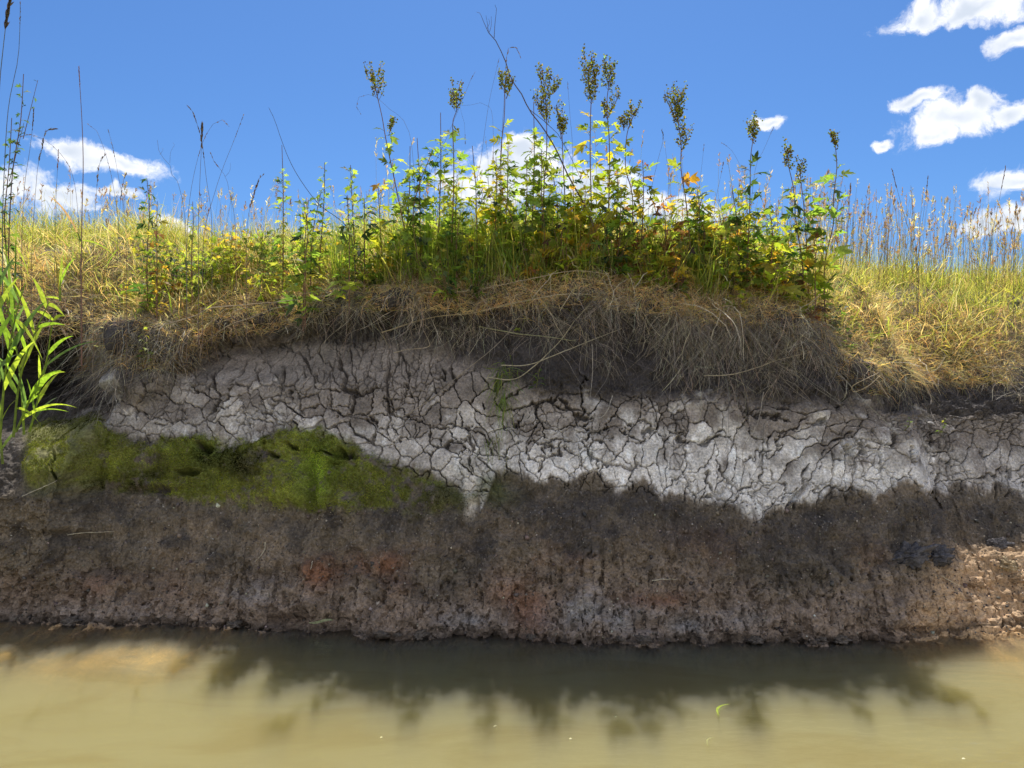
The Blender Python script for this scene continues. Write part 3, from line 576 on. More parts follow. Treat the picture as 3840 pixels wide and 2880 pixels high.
# ---- roots and thatch hanging over the undercut (uncountable)
fbx = [(-200, 1380), (250, 1420), (330, 1490), (500, 1530), (650, 1450), (760, 1320), (850, 1275), (1000, 1270), (1300, 1260), (1500, 1290), (1700, 1340), (2000, 1340), (2400, 1420), (2750, 1490), (3000, 1470), (3200, 1510), (3400, 1545), (3840, 1580), (4200, 1580)]
def roots():
    lipV = 1440 - F * (zl - ZC) / yl; wgt = (VV > lipV[None] - 30) & (np.abs(xs)[None] < 2.19)
    fb = np.interp(UU, *np.array(fbx).T); fl = fb - 70 + 170 * fbm(x_ * 6, z_ * 0 + 1, 80, 4, .6)
    wgt = wgt & (VV < fl)
    wgt = wgt | ((clod > .3) & (VV < fl))
    dens = wgt * (.25 + ss(.0, .5, 1 - (VV - lipV[None]) / (fb - lipV[None] + 1))) * (.08 + 2.6 * np.clip(fbm(x_ * 9, z_ * 6, 81, 4) + .12, 0, 1)) * lerp(1, .22, ss(1450, 1600, UU) * (1 - ss(2000, 2150, UU))) * lerp(.06, 1, ss(330, 400, UU))
    ii, jj = np.nonzero(dens > .01); pz = dens[ii, jj]; pz = pz / pz.sum(); n = 9000
    k = rng.choice(len(ii), n, p=pz); i = ii[k]; j = jj[k]
    P0 = np.stack([PX[i, j], PY[i, j], PZ[i, j]], -1) + NB[i, j] * .004
    room = np.clip((fb[i, j] - VV[i, j]) / 1000 + .02, .03, .5)
    L = np.minimum(rng.uniform(.04, .16, n) * (1 + (rng.uniform(size=n) < .12) * 1.2), room * rng.uniform(.6, 1.25, n))
    K = 9; s = np.linspace(0, 1, K)[None, :, None]; out = rng.uniform(.01, .055, n)[:, None, None] * np.sin(s * math.pi * .8) * np.array([0, -1, 0.0])
    nc = 700; ci = (_h(np.floor(P0[:, 0] * 55 + 4 * vn(P0[:, 0] * 20, P0[:, 2] * 20, 5)), np.floor(P0[:, 2] * 30), 3) * nc).astype(int) % nc
    cD = np.stack([rng.normal(0, .38, nc), rng.normal(-.15, .2, nc)], -1); cL = rng.uniform(.55, 1.35, nc); cB = rng.uniform(.6, 1.25, nc); L = L * cL[ci]
    D = np.stack([cD[ci, 0] + rng.normal(0, .22, n), cD[ci, 1] + rng.normal(0, .1, n), -np.ones(n)], -1); Pp = P0[:, None] + D[:, None] * s * L[:, None, None] + out
    cw = np.cumsum(np.cumsum(rng.normal(size=(nc, K, 3)), 1), 1)[ci] * .0026
    wg = np.cumsum(np.cumsum(rng.normal(size=(n, K, 3)), 1), 1) * .0036 * np.array([1.4, .5, .6]) + cw; Pp = Pp + (wg - wg[:, :1]) * (L / .12)[:, None, None]
    c = pick([(.42, .37, .29), (.27, .23, .19), (.62, .56, .45), (.12, .10, .09), (.48, .37, .25)], [4, 4, 1.8, 5, 1], n) * cB[ci][:, None] * .85
    a = Acc(); th = rng.uniform(.0007, .0019, n) * (1 + (rng.uniform(size=n) < .05) * .8)
    ribbons(a, Pp, nrm(np.stack([np.ones(n), rng.normal(0, .5, n), rng.normal(0, .3, n)], -1)), th, c, np.linspace(1, .45, K))
    # crossing tangle
    m = 5200; k = rng.choice(len(ii), m, p=pz); i = ii[k]; j = jj[k]; P0 = np.stack([PX[i, j], PY[i, j], PZ[i, j]], -1) + NB[i, j] * rng.uniform(.002, .03, m)[:, None]
    D = nrm(np.stack([rng.normal(0, 1, m), rng.normal(-.25, .2, m), rng.normal(-.4, .6, m)], -1)); L = rng.uniform(.03, .13, m); room = np.clip((fb[i, j] - VV[i, j]) / 1000 + .02, .02, .5); L = np.minimum(L, room * 1.2)
    Pp = P0[:, None] + D[:, None] * s * L[:, None, None]; Pp[..., 2] -= (L * rng.uniform(0, .6, m))[:, None] * s[..., 0] ** 2
    wg = np.cumsum(np.cumsum(rng.normal(size=(m, K, 3)), 1), 1) * .0026; Pp = Pp + (wg - wg[:, :1]) * (L / .12)[:, None, None]
    c = pick([(.42, .36, .26), (.28, .23, .17), (.60, .52, .38), (.13, .10, .08)], [4, 3, 2, 2], m)
    ribbons(a, Pp, nrm(rng.normal(size=(m, 3))), rng.uniform(.0008, .0019, m), c, np.linspace(1, .5, K))
    tag(a.build('hanging_roots', M_straw), 'tangle of grey-brown roots and dead grass hanging below the turf', 'roots', None, 'stuff')
roots()
def fringe_grass():              # dead grass bent over the edge; thick near the right and centre
    a = Acc(); n = 7000; x = rng.uniform(-2.3, 2.3, n); x = x[rng.uniform(size=n) < np.clip(.30 + 2.2 * fbm(x * 11, x * 0 + 2, 85, 3), .05, 1)]; n = len(x); cj = np.floor(x * 40).astype(int) % 300; cn = rng.normal(size=300); u = pxof(x, 2.95)
    y = ylip(x) + rng.uniform(-.02, .12, n); P = np.stack([x, y, top_z(x, y) + .01], -1)
    K = 8; s = np.linspace(0, 1, K)[None, :, None]; L = rng.uniform(.03, .12, n) * (1 + .5 * (u > 1950) * (u < 3300) * rng.uniform(size=n))
    D = nrm(np.stack([rng.normal(0, .7, n) + .7 * cn[cj], rng.uniform(-1, -.1, n), rng.uniform(-.2, .9, n)], -1)); Pp = P[:, None] + D[:, None] * s * L[:, None, None]
    Pp[..., 2] -= (L * rng.uniform(.1, 1.5, n))[:, None] * s[..., 0] ** 2; Pp += (lambda g: g - g[:, :1])(np.cumsum(rng.normal(size=(n, K, 3)), 1) * .0032)
    big = rng.uniform(size=n) < .05; cb = pick([G_TAN * .8, G_ORG * .75, G_PALE * .9, (.25, .2, .13), (.14, .11, .08)], [4, 2, 2, 2, 1.5], n) * (1 + .35 * cn[cj] * .5)[:, None]; cb = np.where(big[:, None], G_PALE * 1.15, cb)
    mid = Pp.mean(1, keepdims=True) * 0 + Pp[:, :1]; Pp = np.where(big[:, None, None], mid + (Pp - mid) * 1.7, Pp)
    ribbons(a, Pp, nrm(np.stack([np.ones(n), rng.normal(0, .6, n), rng.normal(0, .3, n)], -1)), rng.uniform(.0010, .0026, n) * (1 + .9 * big), np.clip(cb, .02, .85), np.linspace(1, .4, K))
    tag(a.build('overhanging_dead_grass', M_straw), 'straw-coloured dead grass bent over the lip of the bank', 'grass', None, 'stuff')
fringe_grass()
def moss_fuzz():
    wg = np.clip(mk, 0, 1) * (mk > .15) * (np.abs(xs)[None] < 2.19); ii, jj = np.nonzero(wg > .1); pz = wg[ii, jj] ** 1.5; pz /= pz.sum(); n = 52000
    k = rng.choice(len(ii), n, p=pz); i = ii[k]; j = jj[k]; P = np.stack([PX[i, j], PY[i, j], PZ[i, j]], -1); D = NB[i, j] + rng.normal(0, .5, (n, 3)); D[:, 2] += .15
    br = (1 - .75 * ss(-.05, .35, fbm(x_[i, j] * 6 + 4, z_[i, j] * 9, 47, 4)) + .9 * fbm(x_[i, j] * 11, z_[i, j] * 11, 90, 3))[:, None]; a = Acc(); c = pick([(.26, .29, .045), (.34, .36, .06), (.15, .16, .03), (.28, .24, .10)], [4, 3, 3, 2], n) * br
    gl_ = np.exp(-((U[i, j] - 1190) / 60) ** 2 - ((Vv[i, j] - 1790) / 110) ** 2)[:, None]; c = c * (1 + .6 * gl_ * np.array([.2, .6, .2]))
    blades(a, P, D, rng.uniform(.004, .0095, n), rng.uniform(.0013, .0026, n), rng.uniform(0, .3, n), c, 3)
    tag(a.build('moss', M_moss), 'cushion of olive-green moss on the bulging ledge at the left of the bank', 'moss', None, 'stuff')
moss_fuzz()
def crumbs():                    # loose soil crumbs and grit
    a = Acc(); ok = (VV > 1880) & (PZ > .004) & (np.abs(xs)[None] < 2.19); ii, jj = np.nonzero(ok); n = 6500; k = rng.integers(0, len(ii), n); i = ii[k]; j = jj[k]
    P = np.stack([PX[i, j], PY[i, j], PZ[i, j]], -1); T = (np.array([(1, 0, 0), (-1, 0, 0), (0, 1, 0), (0, -1, 0), (0, 0, .7), (0, 0, -.7)], float), np.array([(0, 2, 4), (2, 1, 4), (1, 3, 4), (3, 0, 4), (2, 0, 5), (1, 2, 5), (3, 1, 5), (0, 3, 5)]))
    c = pick([(.11, .09, .075), (.20, .165, .13), (.42, .38, .31), (.06, .05, .045)], [5, 3, .7, 3], n)
    place(a, T, P + NB[i, j] * .001, rng.normal(size=(n, 3)), rng.normal(size=(n, 3)), rng.uniform(.0012, .0052, n) * (1 + 1.6 * (rng.uniform(size=n) < .03)), c)
    tag(a.build('soil_crumbs', M_stem), 'loose crumbs of soil and grit clinging to the mud slope', 'soil crumbs', None, 'stuff')
crumbs()

def face_thatch():              # dry grass rooted where the bank face looks up at the sky
    lipV = 1440 - F * (zl - ZC) / yl; lit = (NB[..., 2] + .6 * (NP[..., 2] - NB[..., 2]) > .12)
    wg = lit & (VV < np.interp(UU, [200, 300, 500, 750, 900, 3000, 3150, 3500, 3840], [1280, 1330, 1360, 1300, 1180, 1230, 1420, 1440, 1440])) & (VV > 1040) & (np.abs(xs)[None] < 2.19) & (UU > 290); wg = wg | ((clod > .3) & (VV < 1390))
    ii, jj = np.nonzero(wg); n = 9000; k = rng.integers(0, len(ii), n); i = ii[k]; j = jj[k]; P = np.stack([PX[i, j], PY[i, j], PZ[i, j]], -1); a = Acc()
    D = np.stack([rng.normal(0, .6, n), rng.normal(-.6, .35, n), rng.uniform(-.1, .8, n)], -1)
    blades(a, P, D, rng.uniform(.03, .10, n), rng.uniform(.0014, .003, n), rng.uniform(.3, 1.3, n), pick([G_TAN, G_ORG, G_PALE, (.3, .25, .18), G_YEL], [4, 3, 2, 2, .6], n), 6, .05)
    tag(a.build('clinging_dry_grass', M_grass), 'dry orange-tan grass clinging to the slumped turf edges of the bank', 'grass', None, 'stuff')
face_thatch()
# ---- leaf templates
def leaf3():
    v = [(0, 0, 0), (.45, 0, 0), (1, 0, 0)]; r = [(.10, .13), (.30, .27), (.66, .47), (.50, .17), (.76, .14)]
    V = np.array(v + [(a, b, 0) for a, b in r] + [(a, -b, 0) for a, b in r], float)
    V[:, 2] = .28 * np.abs(V[:, 1]) - .22 * V[:, 0] ** 2
    return V, np.array([(0, 1, 4, 3), (1, 6, 5, 4), (1, 2, 7, 6), (0, 8, 9, 1), (1, 9, 10, 11), (1, 11, 12, 2)])
def leaf1(wd=.26):
    V = np.array([(0, 0, 0), (.35, 0, 0), (.7, 0, 0), (1, 0, 0), (.2, wd * .8, 0), (.45, wd, 0), (.75, wd * .6, 0), (.2, -wd * .8, 0), (.45, -wd, 0), (.75, -wd * .6, 0)], float)
    V[:, 2] = .35 * np.abs(V[:, 1]) - .18 * V[:, 0] ** 2
    return V, np.array([(0, 1, 5, 4), (1, 2, 6, 5), (0, 7, 8, 1), (1, 8, 9, 2), (2, 3, 6, 6), (2, 9, 3, 3)])
def fixtri(T):
    V, Fq = T; return V, Fq
L3 = leaf3(); L1V, L1F = leaf1(); L1F = np.array([(0, 1, 5, 4), (1, 2, 6, 5), (0, 7, 8, 1), (1, 8, 9, 2)]); 
L1V = np.array([(0, 0, 0), (.5, 0, -.04), (1, 0, -.2), (.22, .19, .05), (.58, .2, .03), (.22, -.19, .05), (.58, -.2, .03)], float)
L1 = (L1V, np.array([(0, 1, 4, 3), (0, 5, 6, 1)])); L1T = np.array([(1, 2, 4), (1, 6, 2)])
def put_leaf1(acc, o, fwd, up, sc, col):
    place(acc, L1, o, fwd, up, sc, col); place(acc, (L1V, L1T), o, fwd, up, sc, col)
LEAFC = {'green': [(.17, .23, .045), (.23, .28, .05), (.30, .32, .06), (.08, .12, .04), (.34, .28, .05)], 'yellow': [(.30, .32, .04), (.38, .33, .04), (.18, .24, .03), (.45, .26, .04)],
         'autumn': [(.45, .22, .04), (.36, .28, .05), (.20, .08, .04), (.16, .19, .03), (.10, .05, .035)], 'brown': [(.10, .05, .03), (.16, .08, .045), (.22, .10, .05), (.12, .13, .03)], 'dark': [(.05, .09, .03), (.08, .13, .03), (.14, .20, .04), (.035, .06, .03)]}
LEAFP = {'green': [4, 4, 3, 2, .5], 'yellow': [4, 3, 2, .8], 'autumn': [1.1, 3, .9, 3.6, .8], 'brown': [3, 3, 2, 2], 'dark': [3, 4, 2, 1.5]}
def leaves_on(aL, aS, P, kind, s0, s1, n, size, r, droop=.0):
    """compound leaves alternately up a stem path"""
    dd = np.r_[0, np.cumsum(np.linalg.norm(np.diff(P, axis=0), axis=1))]; ph = r.uniform(0, 6)
    for k in range(n):
        s = s0 + (s1 - s0) * (k + r.uniform(-.3, .3)) / max(n - 1, 1); s = min(max(s, .02), .99)
        o = np.array([np.interp(s * dd[-1], dd, P[:, i]) for i in range(3)]); ph += 2.4 + r.normal(0, .4)
        el = r.uniform(-.1, .75) - droop; d = np.array([math.cos(ph) * math.cos(el), math.sin(ph) * math.cos(el) * .8, math.sin(el)])
        q = size * lerp(1.15, .55, s) * r.uniform(.7, 1.3); up = np.array([0, 0, 1.]) + r.normal(0, .45, 3)
        pe = o + d * q * .55 + np.array([0, 0, .06 * q]); tube(aS, [o, (o + pe) / 2 + (0, 0, .03 * q), pe], [.0008, .0007, .0006], (.20, .16, .05), 3)
        c = pick(LEAFC[kind], LEAFP[kind], 1, r)[0]; wilt = r.uniform() < .12
        fd = d + np.array([0, 0, -1.2 if wilt else -.25 + r.normal(0, .2)])
        place(aL, L3, pe, fd, up, q * r.uniform(.85, 1.15), c)
        sd_ = nrm(np.cross(d, up))
        for t, g in ((.55, .5), (.2, .34)):
            for sg in (-1, 1):
                if r.uniform() < .85: put_leaf1(aL, lerp(o, pe, t + .3), sd_ * sg + d * .5 + r.normal(0, .15, 3), up, q * g * r.uniform(.8, 1.2), c * r.uniform(.85, 1.15))
OCT = (np.array([(1, 0, 0), (-1, 0, 0), (0, 1, 0), (0, -1, 0), (0, 0, 1), (0, 0, -1)], float), np.array([(0, 2, 4), (2, 1, 4), (1, 3, 4), (3, 0, 4), (2, 0, 5), (1, 2, 5), (3, 1, 5), (0, 3, 5)]))
def seed_head(a, P, s0, width, r, nb=11, dens=12):
    """branching head of small seed pods over the end of path P, from fraction s0 up; wide at the top"""
    dd = np.r_[0, np.cumsum(np.linalg.norm(np.diff(P, axis=0), axis=1))]; L = dd[-1]; at = lambda s: np.array([np.interp(s * L, dd, P[:, i]) for i in range(3)])
    for k in range(nb):
        s = s0 + (1 - s0) * (k + .2) / nb * .85; o = at(s); ph = k * 2.4 + r.uniform(0, 1); wq = width * r.uniform(.7, 1.15) * lerp(.75, 1.0, (s - s0) / (1 - s0 + 1e-6))
        reach = min((1 - s0) * L * .62, wq * 1.5) * r.uniform(.7, 1.1)
        e = o + np.array([math.cos(ph) * wq * .5, math.sin(ph) * wq * .5, reach]); m = (o + e) / 2 + np.array([math.cos(ph), math.sin(ph), 0]) * wq * .12
        br = spline([o, m, e], 5); tube(a, br, [.0009, .0008, .0007, .0006, .0005], (.13, .10, .05), 3)
        n = dens; t = r.uniform(.3, 1.03, n); q = np.stack([np.interp(t, np.linspace(0, 1, 5), br[:, i]) for i in range(3)], -1) + r.normal(0, .0052, (n, 3))
        place(a, OCT, q, r.normal(size=(n, 3)), r.normal(size=(n, 3)), r.uniform(.0024, .0046, n), pick([(.22, .23, .08), (.28, .24, .09), (.15, .13, .06), (.34, .33, .12)], [4, 3, 3, 1], n, r))
    n = 10; t = r.uniform(.9, 1.02, n); q = np.array([at(min(v, 1)) for v in t]) + r.normal(0, .004, (n, 3)); place(a, OCT, q, r.normal(size=(n, 3)), r.normal(size=(n, 3)), r.uniform(.0018, .0034, n), (.13, .11, .04))

# ---- the tall leafy plants, one by one: path of the stem in image pixels at depth Y
TALL = 'tall leafy plants with seed heads on top of the bank'
def tall_plant(label, Y, path, heads, kind, nleaf, size, lo=.15, hi=.85, seed=0, sides=()):
    r = np.random.default_rng(seed); pts = np.array([W(a, b, Y) for a, b in path][::-1]); x0 = pts[0][0]
    base = np.array([x0, Y, float(top_z(np.array(x0), np.array(Y))) - .01]); pts = np.vstack([base, pts[pts[:, 2] > base[2] + .03]]); pts[1:, 1] += r.normal(0, .012, len(pts) - 1)
    P = spline(pts, 26); root = thing('meadow_plant', base, label, 'plant', TALL); aS, aL = Acc(), Acc()
    tube(aS, P, np.linspace(.0030, .0013, 26), (.19, .095, .055), 5)
    leaves_on(aL, aS, P, kind, lo, hi, int(nleaf * 3.1), size * 1.12, r); n_side = 0
    for (sp_, heads_) in sides:
        q = spline([W(a, b, Y + .01) for a, b in sp_][::-1], 12); tube(aS, q, np.linspace(.0019, .0009, 12), (.19, .11, .05), 4)
        for (s0, w_) in heads_:
            a = Acc(); seed_head(a, q, s0, w_, r, 8, 11); a.build('seed_head', M_seed, root, base)
        if not heads_: leaves_on(aL, aS, q, kind, .2, 1, 4, size * .7, r)
    for (s0, w_, nb) in heads:
        a = Acc(); seed_head(a, P, s0, w_, r, int(nb * 1.3), 17); a.build('seed_head', M_seed, root, base)
    aS.build('stem', M_stem, root, base); aL.build('leaves', M_leaf, root, base); return root
tall_plant('tall plant leaning left with a dense fan-shaped seed head, leftmost of the headed plants', 3.10, [(1400, 270), (1412, 350), (1430, 430), (1450, 530), (1480, 680), (1510, 830), (1540, 980)], [(.865, .082, 12)], 'green', 8, .05, .15, .72, 1, [([(1477, 446), (1460, 500)], [(.1, .02)])])
tall_plant('slender plant with one bushy seed head, second headed plant from the left', 3.08, [(1695, 330), (1712, 400), (1700, 470), (1702, 600), (1700, 760), (1690, 980)], [(.86, .055, 11)], 'green', 10, .046, .15, .75, 2)
tall_plant('plant whose forked seed head touches the bare leaning stalk', 3.12, [(1880, 282), (1893, 350), (1890, 450), (1880, 560), (1875, 700), (1880, 980)], [(.90, .05, 9)], 'yellow', 9, .05, .12, .72, 3, [([(1925, 300), (1898, 370)], [(.1, .03)])])
tall_plant('plant with a long tiered brown seed head just right of the bare leaning stalk', 3.10, [(2032, 268), (2045, 350), (2050, 430), (2050, 560), (2040, 700), (2030, 980)], [(.72, .06, 20)], 'green', 9, .05, .1, .68, 4, [([(2092, 304), (2085, 340), (2055, 360)], [(.2, .028)]), ([(2010, 360), (2025, 420), (2045, 450)], [(.1, .04)])])
tall_plant('short-headed plant whose seed clusters curve right, between the tiered head and the tallest head', 3.16, [(2112, 446), (2108, 500), (2110, 600), (2120, 800), (2120, 980)], [(.88, .04, 8)], 'green', 7, .045, .1, .8, 5, [([(2085, 395), (2095, 450), (2105, 520)], [(.1, .04)])])
tall_plant('tallest plant of the group with stacked loose seed heads', 3.08, [(2222, 210), (2205, 290), (2216, 360), (2212, 440), (2215, 560), (2218, 760), (2215, 980)], [(.75, .062, 22)], 'yellow', 10, .058, .1, .68, 6, [([(2240, 262), (2225, 330)], [(.1, .03)])])
tall_plant('plant with a broad round seed head immediately right of the tallest one', 3.11, [(2290, 250), (2282, 320), (2275, 400), (2285, 520), (2285, 700), (2270, 980)], [(.87, .06, 12)], 'yellow', 9, .056, .12, .78, 7, [([(2322, 358), (2300, 400), (2280, 440)], [(.1, .04)]), ([(2262, 385), (2270, 430), (2280, 450)], [(.1, .03)])])
tall_plant('plant with a loose V-shaped seed head at the right end of the central cluster', 3.12, [(2385, 420), (2360, 470), (2345, 540), (2345, 640), (2370, 760), (2360, 980)], [(.87, .045, 9)], 'green', 8, .05, .1, .8, 8, [([(2332, 440), (2340, 490)], [(.1, .03)])])
tall_plant('solitary plant with a long dark forked seed head standing right of the central cluster', 3.06, [(2540, 355), (2545, 440), (2556, 540), (2550, 640), (2575, 770), (2590, 980)], [(.84, .072, 16), (.68, .05, 8)], 'autumn', 7, .055, .08, .58, 9, [([(2492, 355), (2520, 420), (2548, 470)], [(.15, .035)]), ([(2556, 480), (2575, 520), (2558, 560)], [(.1, .05)])])
tall_plant('thin plant with a rounded dark seed head and bare upper stem', 3.05, [(2828, 458), (2825, 520), (2812, 600), (2810, 750), (2800, 980)], [(.875, .055, 10)], 'dark', 10, .055, .08, .72, 10)
tall_plant('small-headed plant leaning left above a clump of dark leaves', 3.07, [(2962, 555), (2952, 605), (2980, 700), (2990, 820), (3010, 1000)], [(.86, .035, 8)], 'dark', 9, .055, .08, .75, 11)
tall_plant('plant with a sparse open seed head of few pods', 3.05, [(3012, 604), (3005, 660), (3020, 780), (3030, 1020)], [(.85, .038, 6)], 'yellow', 9, .05, .08, .8, 12)
tall_plant('solitary reddish plant with tiers of pointed leaves and a tiny seed head, farthest right', 3.00, [(3127, 500), (3142, 570), (3138, 640), (3130, 740), (3110, 850), (3100, 1010)], [(.94, .026, 6)], 'green', 9, .062, .3, .86, 13)
shoots = [(1055, 542, 1060, 3.3, 'green', .034, 'small-leaved shoot crossed by a curved bare stalk, left of the tall plants'), (1217, 609, 1200, 3.25, 'green', .032, 'slim shoot with narrow leaves left of the fan-shaped seed head'), (551, 669, 555, 3.3, 'dark', .038, 'short dark shoot with a flat leaf whorl on the left skyline'),
          (585, 753, 588, 3.25, 'autumn', .036, 'short shoot with an orange leaf at its base on the left skyline'), (717, 753, 722, 3.3, 'green', .03, 'small budded shoot on the left skyline beside the crossing grass stalks'), (1315, 620, 1330, 3.2, 'green', .038, 'shoot with drooping dark leaves below the fan-shaped seed head'),
          (1535, 542, 1520, 3.15, 'green', .046, 'bushy shoot right of the fan-shaped seed head'), (1562, 512, 1575, 3.12, 'green', .046, 'leafy shoot with a bare pointed tip between the two leftmost seed heads'), (1652, 422, 1640, 3.14, 'green', .048, 'tall shoot with a bare tip left of the bushy seed head'),
          (1770, 540, 1790, 3.1, 'yellow', .05, 'yellow-green shoot below the bushy seed head'), (1860, 590, 1850, 3.12, 'yellow', .05, 'bright yellow shoot in front of the large white cloud'), (2001, 386, 1990, 3.1, 'green', .045, 'upright shoot with a bare tip left of the tiered seed head'),
          (1975, 600, 1960, 3.08, 'green', .05, 'broad-leaved shoot left of the tiered seed head'), (2150, 700, 2150, 3.05, 'yellow', .055, 'large-leaved shoot below the curved seed clusters'), (2410, 600, 2400, 3.1, 'autumn', .052, 'shoot with orange-tinged leaves at the right of the cloud'),
          (2490, 745, 2490, 3.02, 'autumn', .06, 'shoot topped by an orange leaf below the solitary forked seed head'), (2612, 700, 2620, 3.05, 'dark', .042, 'dark little shoot right of the solitary forked seed head'), (2745, 705, 2770, 3.05, 'yellow', .055, 'yellow-leaved shoot left of the rounded dark seed head'),
          (2890, 800, 2900, 3.0, 'yellow', .06, 'shoot with big yellow leaves under the small-headed leaning plant'), (3060, 900, 3060, 2.98, 'autumn', .055, 'orange and brown shoot at the foot of the solitary reddish plant')]
for i, (tx, ty, bx, Y, kind, sz, lab) in enumerate(shoots):
    tall_plant(lab, Y, [(tx, ty), ((tx * .6 + bx * .4) + 6, ty * .6 + 390), (bx, 985)], [], kind, int(6 + (1000 - ty) / 55), sz, .08, .97 if ty > 560 else .82, 50 + i)

rm = np.random.default_rng(404)
for i in range(26):
    bx = rm.uniform(1120, 3060); ty = rm.uniform(540, 800) if 1500 < bx < 2500 else rm.uniform(680, 860); k = rm.choice(['green', 'yellow', 'dark', 'autumn'], p=[.5, .2, .2, .1])
    tall_plant('medium leafy shoot without a seed head, packed among the tall headed plants', rm.uniform(3.0, 3.22), [(bx + rm.normal(0, 25), ty), (bx + rm.normal(0, 12), ty * .5 + 490), (bx, 985)], [], k, int(5 + (1000 - ty) / 60), rm.uniform(.042, .056), .08, 1, 500 + i)
# ---- the low leaf mass: individual short plants
LOW = 'short leafy plants crowded along the top of the bank'
protos = {}
for kind in ('green', 'yellow', 'autumn', 'dark', 'brown'):
    for v in range(2):
        r = np.random.default_rng(200 + len(protos)); root = thing('low_plant', (0, 0, 0), None, 'plant', LOW); aS, aL = Acc(), Acc(); H = .34
        for q in range(5):
            t = r.normal(0, .09, 2); P = spline([(0, 0, 0), (t[0] * .5 + .01, t[1] * .5, H * .5), (t[0], t[1], H * r.uniform(.7, 1))], 8); tube(aS, P, np.linspace(.0022, .001, 8), (.17, .10, .05), 4)
            leaves_on(aL, aS, P, kind, .1, 1, 7, .058, r, .1)
        aS.build('stem', M_stem, root); aL.build('leaves', M_leaf, root); protos[(kind, v)] = [root, False]
def low_plant(kind, x, d, sc, label, r):
    y = float(ylip(np.array(x))) + d; key = (kind, int(r.integers(0, 2))); root, used = protos[key]
    if used:
        n = root.copy(); C.objects.link(n)
        for ch in root.children: c = ch.copy(); C.objects.link(c); c.parent = n
        root = n
    else: protos[key][1] = True
    root.location = (x, y, float(top_z(np.array(x), np.array(y))) - .01); root.rotation_euler = (r.normal(0, .12), r.normal(0, .12), r.uniform(0, 6.28)); root.scale = (sc, sc, sc * r.uniform(.85, 1.15)); root['label'] = label
r = np.random.default_rng(77)
LLAB = {'green': 'short green leafy plant packed among its neighbours below the seed heads', 'yellow': 'short plant with sunlit yellow leaves in the leaf mass below the seed heads', 'autumn': 'short plant with orange-turned leaves in the leaf mass below the seed heads',
        'dark': 'short dark green plant in the leaf mass below the seed heads', 'brown': 'short withered brown plant in the leaf mass below the seed heads'}
for i in range(84):
    u = r.uniform(1000, 3120); d = r.uniform(.0, .46) ; k = r.choice(['green', 'yellow', 'autumn', 'dark', 'brown'], p=[.35, .38, .11, .10, .06] if u < 2300 else [.22, .33, .22, .13, .10])
    h = np.interp(u, [1000, 1300, 1600, 2100, 2500, 3000, 3150], [.45, .6, .85, 1.0, .95, .8, .5]) * r.uniform(.45, .95)
    low_plant(k, (u - 1920) / F * 3.15, d, h, LLAB[k], r)
for i in range(46):
    u = r.uniform(360, 1120); k = r.choice(['green', 'yellow', 'autumn', 'dark'], p=[.35, .45, .08, .12])
    low_plant(k, (u - 1920) / F * 3.2, r.uniform(.08, .5), r.uniform(.35, .72), {'green': 'small green creeping plant on the grassy left slope', 'yellow': 'small bright yellow-green creeping plant on the grassy left slope', 'autumn': 'small orange-leaved creeping plant on the grassy left slope', 'dark': 'small dark creeping plant on the grassy left slope'}[k], r)
for k, (root, used) in list(protos.items()):
    if not used:
        for ch in list(root.children): bpy.data.objects.remove(ch)
        bpy.data.objects.remove(root)

# ---- single stalks that stand out against the sky
STK = 'single grass stalks standing against the sky'
def stalk(label, Y, path, head=None, col=(.17, .12, .09), rad=.0013, hcol=(.24, .15, .10), extra=(), nsp=40, hw=.012, plume=.5, name='grass_stalk'):
    pts = np.array([W(a, b, Y) for a, b in path][::-1]); x0 = pts[0][0]; zb = float(top_z(np.array(x0), np.array(Y)))
    if pts[0][2] > zb - .01: pts = np.vstack([[x0, Y, zb - .01], pts])
    base = pts[0]; root = thing(name, base, label, 'grass stalk' if name == 'grass_stalk' else 'dead stalk', STK if name == 'grass_stalk' else None); P = spline(pts, 24)
    a = Acc(); tube(a, P, np.linspace(rad * 1.2, rad * .5, 24), col, 5)
    for (q, rr) in extra: tube(a, spline([W(u, v, Y + .005) for u, v in q], 8), np.linspace(rr, rr * .5, 8), col, 4)
    a.build('stem', M_stem, root, base)
    if head:
        n = nsp; r_ = np.random.default_rng(int(path[0][0])); dd = np.r_[0, np.cumsum(np.linalg.norm(np.diff(P, axis=0), axis=1))]; s = r_.uniform(1 - head, 1, n) * dd[-1]
        o = np.stack([np.interp(s, dd, P[:, i]) for i in range(3)], -1); T = nrm(np.gradient(P, axis=0)); Tn = np.stack([np.interp(s, dd, T[:, i]) for i in range(3)], -1)
        b = Acc(); blades(b, o, Tn + r_.normal(0, .3 * plume, (n, 3)), np.full(n, hw) * r_.uniform(.6, 1.2, n), np.full(n, hw * .28), np.full(n, .1), pick([hcol], [1], n, r_), 4, 0, prof=np.array([.5, 1, .8, .1]), r=r_); b.build('seed_head', M_straw, root, base)
stalk('single tall straight reddish grass stalk rising high above the left slope', 2.9, [(296, 253), (300, 330), (308, 470), (312, 620), (308, 780), (304, 1000), (306, 1080)], .07, (.22, .11, .08), .0020, (.34, .16, .10), nsp=34, hw=.013)
stalk('tall dark stalk at the far left edge with a thick brown seed head', 2.5, [(42, -20), (26, 60), (22, 90), (12, 180), (0, 300), (-10, 520), (-10, 1000)], .10, (.12, .13, .09), .0019, (.13, .09, .05), nsp=90, hw=.026, plume=.4)
stalk('thin curving stalk reaching the top of the picture at the far left', 2.6, [(76, 15), (74, 120), (66, 230), (36, 373), (22, 520), (10, 800), (10, 1020)], .06, (.13, .14, .13), .0015, nsp=12, hw=.012)
